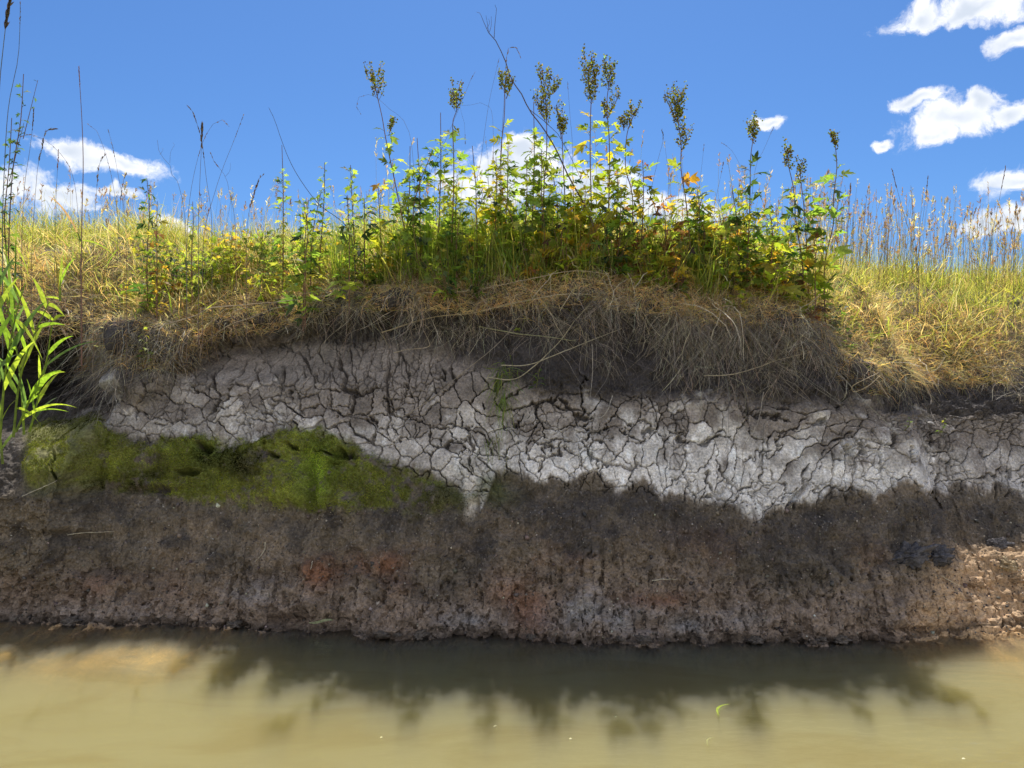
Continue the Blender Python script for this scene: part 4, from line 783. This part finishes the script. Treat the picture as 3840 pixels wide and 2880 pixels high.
stalk('stalk with a cigar-shaped brown seed head near the left edge', 3.0, [(127, 404), (124, 455), (112, 560), (90, 720), (80, 980)], .10, rad=.0011, hcol=(.16, .10, .06), nsp=60, hw=.012, plume=.3)
stalk('arching stalk with drooping seed head, second from the left edge', 3.0, [(40, 540), (90, 505), (150, 515), (230, 580), (280, 690), (300, 980)], .28, rad=.0009, nsp=20, hw=.012)
stalk('stalk with a nodding tufted head left of the tall reddish stalk', 3.0, [(205, 484), (170, 490), (160, 550), (140, 640), (118, 980)], .18, rad=.0010, hcol=(.20, .15, .11), nsp=50, hw=.016, plume=.7)
stalk('long arching stalk curling over above the left-hand cloud', 3.0, [(330, 466), (362, 490), (400, 590), (425, 700), (445, 850), (450, 980)], .25, rad=.0009, nsp=14, hw=.01)
stalk('straight thin stalk right of the curling one above the left cloud', 3.05, [(404, 484), (420, 540), (440, 640), (470, 820), (474, 980)], .12, rad=.0009, nsp=16, hw=.010)
stalk('stalk with a short red-brown head at the left end of the cloud', 3.05, [(218, 565), (218, 605), (212, 700), (205, 980)], .10, rad=.0009, hcol=(.32, .14, .10), nsp=36, hw=.012)
stalk('stalk with a feathery head in front of the left cloud', 3.05, [(392, 582), (372, 620), (362, 720), (350, 980)], .16, rad=.0009, nsp=34, hw=.014, plume=.8)
stalk('stalk with a slim head just below the left cloud tip', 3.05, [(475, 650), (460, 690), (448, 800), (440, 980)], .14, rad=.0009, nsp=30, hw=.012)
stalk('bare forked twig with curled tips right of the left cloud', 3.1, [(590, 525), (600, 580), (635, 612), (640, 650), (662, 670), (690, 790), (700, 980)], None, (.16, .14, .13), .0011, extra=[([(637, 612), (640, 570), (655, 542), (648, 535)], .0007), ([(600, 580), (612, 560), (608, 556)], .0006)])
stalk('thick-headed dark stalk at the centre of the crossing grass stalks', 3.0, [(757, 468), (757, 525), (752, 620), (745, 815), (744, 980)], .11, rad=.0012, hcol=(.15, .10, .06), nsp=64, hw=.022, plume=.4)
stalk('stalk whose long dark head leans left over the crossing stalks', 3.02, [(700, 393), (722, 415), (740, 470), (757, 530), (775, 680), (792, 800), (795, 980)], .24, rad=.0011, hcol=(.13, .09, .07), nsp=60, hw=.014, plume=.35)
stalk('stalk leaning right with a thin pointed tip above the crossing stalks', 3.04, [(912, 434), (880, 520), (832, 640), (800, 740), (770, 850), (760, 980)], .12, rad=.0010, nsp=16, hw=.010)
stalk('stalk arching right with a drooping tip near the crossing stalks', 3.04, [(860, 476), (850, 455), (815, 452), (775, 500), (740, 600), (710, 760), (700, 980)], .22, rad=.0009, nsp=18, hw=.010)
stalk('stalk with a forked bud head between the crossing stalks and the small-leaved shoot', 3.04, [(790, 572), (800, 600), (845, 662), (860, 720), (880, 820), (885, 980)], .10, rad=.0009, nsp=14, hw=.012, extra=[([(845, 662), (862, 640), (864, 610)], .0006)])
stalk('stalk with a feathery brown head nodding right of the crossing stalks', 3.04, [(988, 655), (972, 668), (955, 720), (930, 820), (925, 980)], .22, rad=.0009, nsp=50, hw=.016, plume=.7)
stalk('long bare dark stalk curving down to the right behind the small-leaved shoot', 3.05, [(1008, 404), (1030, 450), (1052, 515), (1085, 600), (1130, 680), (1200, 770), (1300, 850), (1330, 980)], None, (.07, .055, .05), .0015)
stalk('thin curved grass hook at the left of the fan-shaped seed head', 3.15, [(1355, 430), (1335, 395), (1345, 365), (1395, 356), (1450, 400), (1540, 520), (1560, 980)], .2, rad=.0007, nsp=10, hw=.010)
stalk('thin straight stalk with a tiny spike left of the leaning bare stalk', 3.1, [(1780, 272), (1765, 300), (1730, 385), (1665, 540), (1600, 700), (1580, 980)], .04, rad=.0008, nsp=8, hw=.010)
stalk('thin stalk standing just left of the bare leaning stalk', 3.1, [(1872, 217), (1833, 390), (1803, 600), (1785, 710), (1780, 980)], .05, rad=.0008, nsp=8, hw=.010)
stalk('stalk curling over beside the bare leaning stalk', 3.12, [(1951, 211), (1935, 178), (1917, 174), (1900, 205), (1890, 385), (1882, 540), (1880, 980)], .16, rad=.0009, nsp=30, hw=.012)
stalk('thin drooping stalk between the bushy and forked seed heads', 3.14, [(1745, 540), (1740, 450), (1722, 400), (1760, 395), (1800, 385), (1835, 400), (1850, 500), (1850, 980)], .1, rad=.0006, nsp=8, hw=.010)
stalk('thin upright stalk left of the tallest plant', 3.1, [(2128, 305), (2138, 440), (2147, 570), (2150, 980)], .08, rad=.0008, nsp=10, hw=.010)
stalk('stalk with a small cattail-like head right of the central plant cluster', 3.1, [(2482, 490), (2487, 525), (2465, 610), (2435, 760), (2425, 980)], .07, rad=.0009, hcol=(.16, .12, .08), nsp=50, hw=.010, plume=.3)
stalk('thin bare stalk right of the solitary forked seed head', 3.1, [(2640, 545), (2632, 620), (2615, 780), (2610, 980)], .05, rad=.0007, nsp=8, hw=.010)
stalk('thin stalk leaning right beside the rounded dark seed head', 3.1, [(2902, 474), (2865, 560), (2830, 650), (2800, 980)], .05, rad=.0008, nsp=6, hw=.010)
stalk('thin stalk bowing left of the rounded dark seed head', 3.1, [(2705, 535), (2740, 560), (2775, 620), (2795, 700), (2800, 980)], .05, rad=.0007, nsp=6, hw=.010)
stalk('thin stalk with two small buds left of the rounded dark seed head', 3.1, [(2713, 608), (2705, 650), (2680, 760), (2655, 850), (2650, 980)], .09, rad=.0008, nsp=14, hw=.011)
for (px, py, bx, lab) in [(3190, 690, 3170, 'nodding grass stalk right of the solitary reddish plant'), (3345, 635, 3440, 'long bare stalk leaning left above the right-hand grasses'), (3480, 665, 3440, 'upright dark-tipped stalk above the right-hand grasses'), (3770, 630, 3700, 'tall stalk in front of the far right cloud'), (3810, 760, 3800, 'dark-headed stalk at the right edge')]:
    stalk(lab, 3.6, [(px, py), (px * .7 + bx * .3, py * .7 + 300), (bx, 1000)], .14, rad=.0011, nsp=30, hw=.014)
# the long bare leaning stalk
stalk('long bare dark stalk leaning left, reaching highest of all, with dead twigs at its tip', 3.05, [(1832, 122), (1853, 142), (1893, 223), (1917, 295), (1962, 362), (1983, 410), (2038, 482), (2085, 560), (2130, 657), (2190, 765), (2226, 850), (2260, 980)], None, (.10, .065, .05), .0032,
      extra=[([(1832, 122), (1815, 85), (1800, 50), (1787, 45)], .0012), ([(1832, 122), (1828, 90), (1822, 58)], .0010), ([(1835, 122), (1842, 95), (1842, 60)], .0010), ([(1853, 142), (1856, 90), (1862, 30), (1856, 18)], .0013), ([(1826, 108), (1836, 85), (1832, 70)], .0008), ([(1985, 410), (2000, 425), (2060, 470), (2110, 530), (2190, 700), (2240, 850)], .0012)], name='bare_stalk')
a_ = Acc()

# ---- leafy weeds by the left edge, and reeds in front of the alcove
for i, (tx, ty, bx, lab) in enumerate([(40, 560, 20, 'branched weed with narrow dark leaves at the left edge'), (92, 400, 40, 'forked weed with small buds leaning right at the left edge')]):
    tall_plant(lab, 2.95, [(tx, ty - 120), (tx - 5, ty + 60), (bx, ty + 260), (bx - 10, 985)], [], 'dark', 14, .03, .1, .95, 90 + i, [([(tx + 50, ty - 100), (tx + 25, ty), (tx - 5, ty + 120)], [])])
RD = 'fresh green reeds in front of the dark hollow at the left'
def reed(label, Y, base_px, path, leaves, seed):
    r_ = np.random.default_rng(seed); P = spline([W(a, b, Y) for a, b in path], 14); base = P[0].copy(); root = thing('reed', base, label, 'reed', RD)
    a = Acc(); tube(a, P, np.linspace(.0042, .0016, 14), (.20, .24, .06), 6); a.build('stem', M_leaf, root, base)
    for (s, ex, ey, wd, c) in leaves:
        o = np.array([np.interp(s, np.linspace(0, 1, 14), P[:, i]) for i in range(3)]); e = W(ex, ey, Y + r_.uniform(-.12, .12)); K = 12; t = np.linspace(0, 1, K)[:, None]
        L = np.linalg.norm(e - o); Q = o + (e - o) * t + np.array([0, 0, 1.0]) * (t * (1 - t)) * L * .45
        sdv = nrm(np.cross(e - o, np.array([r_.normal(0, .3), 1.0, .35])))[None]; b = Acc(); st = np.linspace(0, 1, K); wp = np.clip(1 - st, 0, 1) ** .75 * np.clip(.35 + 3 * st, 0, 1) + .01
        V = np.stack([Q - sdv * wd * .5 * wp[:, None], Q + np.array([0, .15, -1]) * wd * .10 * wp[:, None], Q + sdv * wd * .5 * wp[:, None]], 1); i = np.arange(K - 1)[:, None] * 3 + np.arange(2)[None]
        b.add(V, np.stack([i, i + 1, i + 4, i + 3], -1).reshape(-1, 4), c); b.build('leaf', M_leaf, root, base, smooth=True)
GA, GB, GC_ = (.20, .30, .035), (.30, .36, .05), (.12, .19, .06)
reed('tall reed at the far left with long blades spraying left and right', 2.55, None, [(0, 1640), (20, 1400), (60, 1180), (95, 1060)], [(.1, -60, 1290, .022, GA), (.3, 130, 1280, .022, GB), (.35, -90, 1180, .024, GC_), (.5, 185, 1120, .024, GC_), (.55, -40, 1050, .022, GA), (.7, 20, 930, .020, GA), (.75, 160, 1350, .018, GB), (.85, -60, 960, .02, GC_), (.45, 60, 1300, .02, GA)], 1)
reed('reed with yellow-green blades opening at the centre of the clump', 2.62, None, [(50, 1640), (70, 1450), (110, 1300), (185, 1130)], [(.2, 150, 1590, .012, GB), (.3, -30, 1380, .022, GA), (.5, 180, 1200, .022, GB), (.6, 40, 1180, .020, GA), (.75, 50, 1060, .018, GB), (.8, 245, 1220, .016, GA), (.95, 120, 1040, .020, GB), (.98, 245, 1190, .018, GB)], 2)
reed('reed leaning right whose topmost blades fork above the hollow', 2.66, None, [(60, 1620), (120, 1480), (170, 1370), (190, 1250), (200, 1200)], [(.1, 290, 1530, .014, GB), (.15, 260, 1545, .010, GA), (.3, 230, 1390, .030, GA), (.45, 245, 1395, .020, GB), (.6, 375, 1280, .012, GC_), (.7, 275, 1260, .016, GA), (1, 120, 1165, .018, GB), (1, 240, 1185, .018, GB), (.2, 70, 1400, .02, GC_)], 3)
reed('slim reed behind the others leaning left across the dark hollow', 2.72, None, [(90, 1630), (80, 1450), (60, 1300), (30, 1150)], [(.2, 170, 1480, .014, GA), (.35, -20, 1330, .016, GC_), (.5, 150, 1260, .014, GB), (.65, -60, 1130, .018, GA), (.8, 110, 1130, .014, GC_), (1, 10, 1020, .014, GB)], 8)
reed('young reed with narrow upright blades at the right of the clump', 2.68, None, [(110, 1620), (135, 1530), (150, 1440)], [(.2, 215, 1490, .012, GC_), (.4, 100, 1420, .014, GA), (.6, 220, 1400, .016, GB), (.8, 190, 1340, .014, GA), (1, 145, 1330, .012, GB)], 9)
reed('reed at the very left edge arching out of the picture', 2.5, None, [(-60, 1620), (-50, 1400), (-30, 1200), (-10, 1050)], [(.3, 60, 1330, .022, GC_), (.5, 80, 1150, .024, GA), (.7, 70, 1040, .022, GB), (.9, 60, 960, .02, GC_), (.6, -120, 1180, .02, GA)], 10)
reed('short reed of slim blades growing on the sunlit ledge', 2.6, None, [(10, 1740), (0, 1640), (-20, 1560), (-30, 1480)], [(.2, 90, 1600, .012, GA), (.5, 60, 1500, .018, GB), (.6, -60, 1440, .02, GA), (.9, 20, 1380, .02, GA)], 4)
reed('isolated upright green blades above the left turf edge', 2.85, None, [(225, 1130), (225, 1080), (228, 1050)], [(.2, 205, 960, .010, (.40, .30, .05)), (.6, 235, 950, .014, GB), (.8, 285, 970, .010, GA), (.1, 150, 1120, .010, GB)], 5)
reed('pale broken reed blade standing at the left edge of the turf', 2.75, None, [(52, 1150), (58, 1000), (60, 900)], [(.5, 62, 800, .014, GB), (.1, 0, 920, .016, (.45, .42, .33)), (.9, 110, 1040, .01, GB)], 6)
reed('long pink-tinged leaf leaning left against the left meadow', 3.0, None, [(302, 905), (298, 890), (290, 870)], [(.9, 180, 735, .012, (.45, .26, .17)), (.2, 430, 880, .007, (.40, .36, .16)), (.1, 455, 985, .008, GB)], 7)

# ---- long dead stems lying across the bank, lone hanging roots, twigs, leaf, clods
def dead_stem(label, pts, rad=.0022, col=(.40, .33, .23), off=.03, group='long dead stems hanging across the bank', name='dead_stem', cat='dead stem', tip=.5):
    P = []
    for i, (u, v) in enumerate(pts):
        q, nn = face_at(u, v, off); P.append(q)
    P = np.array(P); y = P[:, 1].copy(); y = np.interp(np.arange(len(y)), [0, len(y) - 1], [y[0], y[-1]]); P[:, 1] = np.minimum(y, P[:, 1])
    for i, (u, v) in enumerate(pts): P[i] = W(u, v, P[i, 1])
    Q = spline(P, 28); Q += np.cumsum(rng.normal(0, .0006, Q.shape), 0); b = Q[0].copy(); a = Acc(); tube(a, Q, np.linspace(rad, rad * tip, 28), col, 5)
    o = a.build(name, M_straw, None, b); o.location = b; tag(o, label, cat, group); return o
def c5(p): return [(1200 + .6027 * u, 900 + .6027 * v) for u, v in p]
def c4(p): return [(.6027 * u, 900 + .6027 * v) for u, v in p]
def c6(p): return [(2500 + .6058 * u, 900 + .6058 * v) for u, v in p]
dead_stem('thick pale dead stem lying nearly level across the upper bank', c5([(385, 575), (690, 490), (960, 460), (1200, 400), (1500, 345), (1700, 345)]), .0030, (.45, .37, .22), .055)
dead_stem('pale dead stem curving down left across the dark middle of the bank', c5([(1130, 780), (1300, 775), (1480, 705), (1620, 650), (1870, 550)]), .0024, (.42, .37, .25), .05)
dead_stem('very long thin stem slanting from the turf down to the cracked clay', c5([(515, 1100), (700, 980), (870, 840), (1050, 700), (1190, 560), (1240, 480), (1400, 400)]), .0020, (.30, .25, .19), .04)
dead_stem('olive dead stem pointing right across the dark soil, straight', c5([(990, 540), (1200, 580), (1400, 605), (1590, 630)]), .0026, (.33, .32, .17), .05)
dead_stem('upper of two long stems trailing level along the left turf edge', c4([(960, 545), (1200, 480), (1320, 425), (1500, 410), (1800, 380), (2157, 330)]), .0022, (.46, .36, .26), .05)
dead_stem('lower of two long stems along the left turf edge, dropping to the left', c4([(1215, 690), (1400, 540), (1560, 480), (1750, 410), (2040, 370)]), .0020, (.40, .33, .24), .05)
dead_stem('dead stem arching along the turf edge above the thick pale one', c5([(640, 330), (860, 330), (1060, 300), (1300, 250), (1560, 200), (1800, 215)]), .0020, (.48, .38, .24), .05)
dead_stem('dead stem drooping through the grass tuft in the middle of the bank', c5([(1040, 855), (1200, 870), (1330, 790), (1480, 640), (1600, 480), (1740, 330)]), .0022, (.42, .37, .24), .05)
dead_stem('bent straw with a kink hanging at the left of the middle bank', c5([(460, 700), (540, 680), (680, 660), (640, 560), (600, 420)]), .0019, (.44, .36, .26), .05)
dead_stem('stiff straw sticking out left from the right-hand root tangle', c6([(230, 840), (400, 830), (560, 790), (700, 740), (900, 690)]), .0022, (.44, .37, .25), .06)
dead_stem('looping pale straw with a bright bend in the right-hand root tangle', c6([(1320, 840), (1240, 905), (1160, 940), (1150, 900), (1240, 850), (1320, 815)]), .0026, (.50, .40, .26), .06)
dead_stem('straw bending down to a knot right of the looping one', c6([(1720, 730), (1680, 790), (1600, 830), (1530, 850)]), .0022, (.46, .38, .24), .05)
dead_stem('long wavy root hanging over the cracked clay right of centre', c6([(600, 940), (560, 1130), (500, 1230), (475, 1300), (470, 1390)]), .0019, (.34, .30, .25), .02, 'lone roots hanging over the clay', 'hanging_root', 'root')
dead_stem('long wavy root hanging to the right-hand clay plates', c6([(1570, 870), (1630, 960), (1635, 1060), (1670, 1130), (1680, 1180)]), .0018, (.33, .28, .24), .02, 'lone roots hanging over the clay', 'hanging_root', 'root')
dead_stem('pale curved root ending in a hook on the middle clay', c5([(1820, 970), (1790, 1060), (1740, 1105), (1660, 1095)]), .0017, (.42, .39, .34), .015, 'lone roots hanging over the clay', 'hanging_root', 'root')
dead_stem('thin white root hanging straight in the middle of the bank', c5([(1690, 650), (1690, 800), (1675, 960)]), .0016, (.45, .40, .34), .03, 'lone roots hanging over the clay', 'hanging_root', 'root')
dead_stem('thick grey root bundle hanging below the left turf edge', c4([(2010, 500), (2030, 600), (2010, 700), (2030, 790)]), .0030, (.26, .22, .18), .04, 'lone roots hanging over the clay', 'hanging_root', 'root')
def c7(p): return [(.868 * u, 1800 + .868 * v) for u, v in p]
def c8(p): return [(1920 + .868 * u, 1800 + .868 * v) for u, v in p]
TW = 'bits of straw and twig stuck on the lower mud'
for lab, pts, rr in [('pale straw slanting on the mud below the left end of the moss', c7([(95, 70), (160, 38), (240, 0)]), .0018), ('level straw lying on the dark left mud', c7([(290, 238), (390, 231), (485, 228)]), .0019), ('bent white twig on the mud below the moss', c7([(1145, 268), (1140, 310), (1103, 353)]), .0022),
                     ('tiny upright straw beside the rust-coloured patch', c7([(1350, 350), (1340, 388)]), .0018), ('level straw on the right-hand mud', c8([(605, 435), (650, 432), (710, 428)]), .0018), ('thin straw on the mud near the right sunlit crumbs', c8([(1855, 415), (1900, 440), (1950, 465)]), .0014)]:
    dead_stem(lab, pts, rr, (.52, .46, .34), .005, TW, 'straw_piece', 'straw')
q, nn = face_at(1212, 2322, .012); a = Acc(); K = 10; t = np.linspace(-1, 1, K); P = q + np.stack([t * .042, -.012 + 0 * t, .004 * t + .003 * np.sin(t * 3)], -1)
ribbons(a, P[None], np.array([[0, -.45, .9]]), np.array([.012]), np.array([[.52, .56, .40]]), np.cos(t * 1.5) ** .6 * .95 + .04); o = a.build('fallen_leaf', M_leaf, None, q); o.location = q; tag(o, 'pale green fallen willow leaf lying at the waterline', 'leaf')
def floater(label, px, py, L, ang, wd, c, name, cat, bend=.2):
    Y = ZC * F / (py - 1440); p = np.array([(px - 1920) / F * Y, Y, .0025]); t = np.linspace(-1, 1, 9); ca, sa = math.cos(ang), math.sin(ang); b = bend * L * (1 - t ** 2)
    P = np.stack([ca * t * L / 2 - sa * b, sa * t * L / 2 + ca * b, .0015 * (1 - t ** 2)], -1); a = Acc(); ribbons(a, P[None], np.array([[-sa, ca, .15]]), np.array([wd]), np.array([c]), np.cos(t * 1.45) + .05)
    o = a.build(name, M_leaf, None); o.location = p; tag(o, label, cat)
floater('curved yellow-green blade floating on the shaded water', 2717, 2665, .085, 1.0, .006, (.40, .50, .08), 'floating_leaf', 'leaf')
floater('faint thin straw floating below the curved blade', 2668, 2785, .05, 1.1, .003, (.40, .40, .22), 'floating_straw', 'straw')
floater('small pale flake floating near the bottom centre', 2140, 2775, .008, .3, .005, (.7, .68, .55), 'floating_flake', 'flake', 0)
floater('tiny pale flake floating in the shadow at the centre', 2310, 2693, .008, .2, .004, (.6, .6, .5), 'floating_flake', 'flake', 0)
floater('small white flake floating near the bottom right', 3614, 2850, .009, .1, .005, (.8, .78, .7), 'floating_flake', 'flake', 0)
floater('tiny white flake floating near the middle of the sunlit left water', 1430, 2770, .007, .4, .004, (.8, .78, .6), 'floating_flake', 'flake', 0)
floater('pale seed floating at the edge of the shade in the centre', 1858, 2728, .011, .5, .003, (.7, .7, .55), 'floating_seed', 'seed', .1)
def clod_thing(label, u, v, sz, seed, colr, name='mud_clod', group=None):
    r_ = np.random.default_rng(seed); q, nn = face_at(u, v, 0); n1, n2 = 72, 48; th = np.linspace(0, 2 * math.pi, n1, endpoint=False); ph = np.linspace(.02, math.pi - .02, n2); TH, PH = np.meshgrid(th, ph)
    D = np.stack([np.sin(PH) * np.cos(TH), np.sin(PH) * np.sin(TH), np.cos(PH)], -1); f = 1 + .75 * fbm(D[..., 0] * 2.2 + 9 + seed, D[..., 2] * 2.6 + D[..., 1] * 1.7, seed, 7, .62)
    fc, ec, _ = worley(D[..., 0] * 2 + seed, D[..., 2] * 2.3 + D[..., 1], seed); f = f * (.86 + .16 * ss(0, .12, ec)); V = D * f[..., None] * np.array(sz)
    i = np.arange(n1 * n2).reshape(n2, n1); j = np.roll(i, -1, 1); Fq = np.stack([i[:-1], i[1:], j[1:], j[:-1]], -1).reshape(-1, 4)
    o = mesh_obj(name, V, [Fq], colr, M_soil, None, True); o.location = q; o.rotation_euler = tuple(r_.normal(0, .12, 3)); tag(o, label, 'mud clod', group)
CG = 'fallen clods of mud on the right slope'
clod_thing('left half of the split dark grey clod on the right-hand mud slope', 3410, 2075, (.070, .035, .038), 3, (.10, .095, .10), group=CG)
clod_thing('right half of the split dark grey clod on the right-hand mud slope', 3515, 2085, (.058, .035, .036), 4, (.10, .095, .10), group=CG)
clod_thing('small dark clod above the sunlit crumbs at the right edge', 3740, 2040, (.04, .025, .024), 5, (.11, .10, .10), group=CG)
clod_thing('largest tan clod topping the sunlit crumbly heap', 3780, 2115, (.035, .025, .020), 6, (.42, .32, .19), group=CG)
clod_thing('sunlit tan clod at the right edge just below the topmost one', 3820, 2170, (.03, .025, .020), 8, (.40, .28, .17), group=CG)
clod_thing('sunlit rusty clod left of the others in the crumbly heap', 3660, 2190, (.028, .02, .016), 9, (.36, .24, .14), group=CG)

LG = 'small wet lumps of mud along the waterline'; rl = np.random.default_rng(5)
for i in range(16):
    u = rl.uniform(100, 3500); sz = rl.uniform(.008, .020); clod_thing('small wet mud lump half sunk at the waterline', u, np.interp(u, WP, WPy) - 12, (sz * 1.5, sz, sz * .7), 20 + i, (.13, .11, .09), 'mud_lump', LG)
# ---- little green growths on the face
def tuft(label, u, v, n, L, up, c, seed, name='grass_tuft', sp=.02):
    r_ = np.random.default_rng(seed); q, nn = face_at(u, v, 0); a = Acc(); P = np.zeros((n, 3)); P[:, 0] = r_.normal(0, sp, n); P[:, 2] = r_.normal(0, sp, n); P[:, 1] = -.005
    dr = np.stack([r_.normal(0, .5, n), r_.normal(-.5, .2, n), np.full(n, up) + r_.normal(0, .5, n)], -1); blades(a, P, dr, r_.uniform(.5, 1.2, n) * L, np.full(n, .0026), r_.uniform(.3, 1.1, n), pick([c, G_YEL, G_GREEN], [3, 1, 2], n, r_), 8, .03, r=r_)
    o = a.build(name, M_grass, None); o.location = q; tag(o, label, 'grass tuft')
tuft('green grass tuft hanging in the middle of the bank face', 1880, 1400, 70, .11, -.2, (.14, .19, .06), 1, sp=.028)
tuft('spray of yellow-green blades hanging over the clay below the middle tuft', 1885, 1490, 26, .10, -1.0, (.22, .27, .09), 2, sp=.012)
tuft('thin grey-green tuft hanging beside the white streak on the moss edge', 1870, 1640, 14, .12, -.9, (.18, .20, .11), 3, sp=.02)
def sprig(label, u, v, H, n, size, kind, seed, name='small_weed', lean=0.0):
    r_ = np.random.default_rng(seed); q, nn = face_at(u, v, -.004); root = thing(name, q, label, 'weed'); aS, aL = Acc(), Acc()
    P = spline([(0, 0, 0), (lean * .4, -.035, H * .45), (lean, -.045, H)], 10); tube(aS, P, np.linspace(.0016, .0008, 10), (.16, .17, .06), 4)
    leaves_on(aL, aS, P, kind, .1, 1, n, size, r_); aS.build('stem', M_stem, root); aL.build('leaves', M_leaf, root)
sprig('small leafy green weed growing up the slumped turf on the left', 560, 1370, .16, 12, .026, 'green', 1)
sprig('round-leaved little weed beside the middle grass tuft', 2010, 1450, .07, 8, .022, 'dark', 2, lean=.01)
sprig('weed with pale leaves dangling above the middle grass tuft', 1960, 1245, .11, 5, .026, 'yellow', 3, lean=.02)
sprig('tiny faint weed on the right-hand clay, left of its twin', 3395, 1610, .05, 7, .016, 'dark', 4)
sprig('tiny bright weed on the right-hand clay near the sunlit patch', 3520, 1620, .06, 8, .017, 'green', 5)
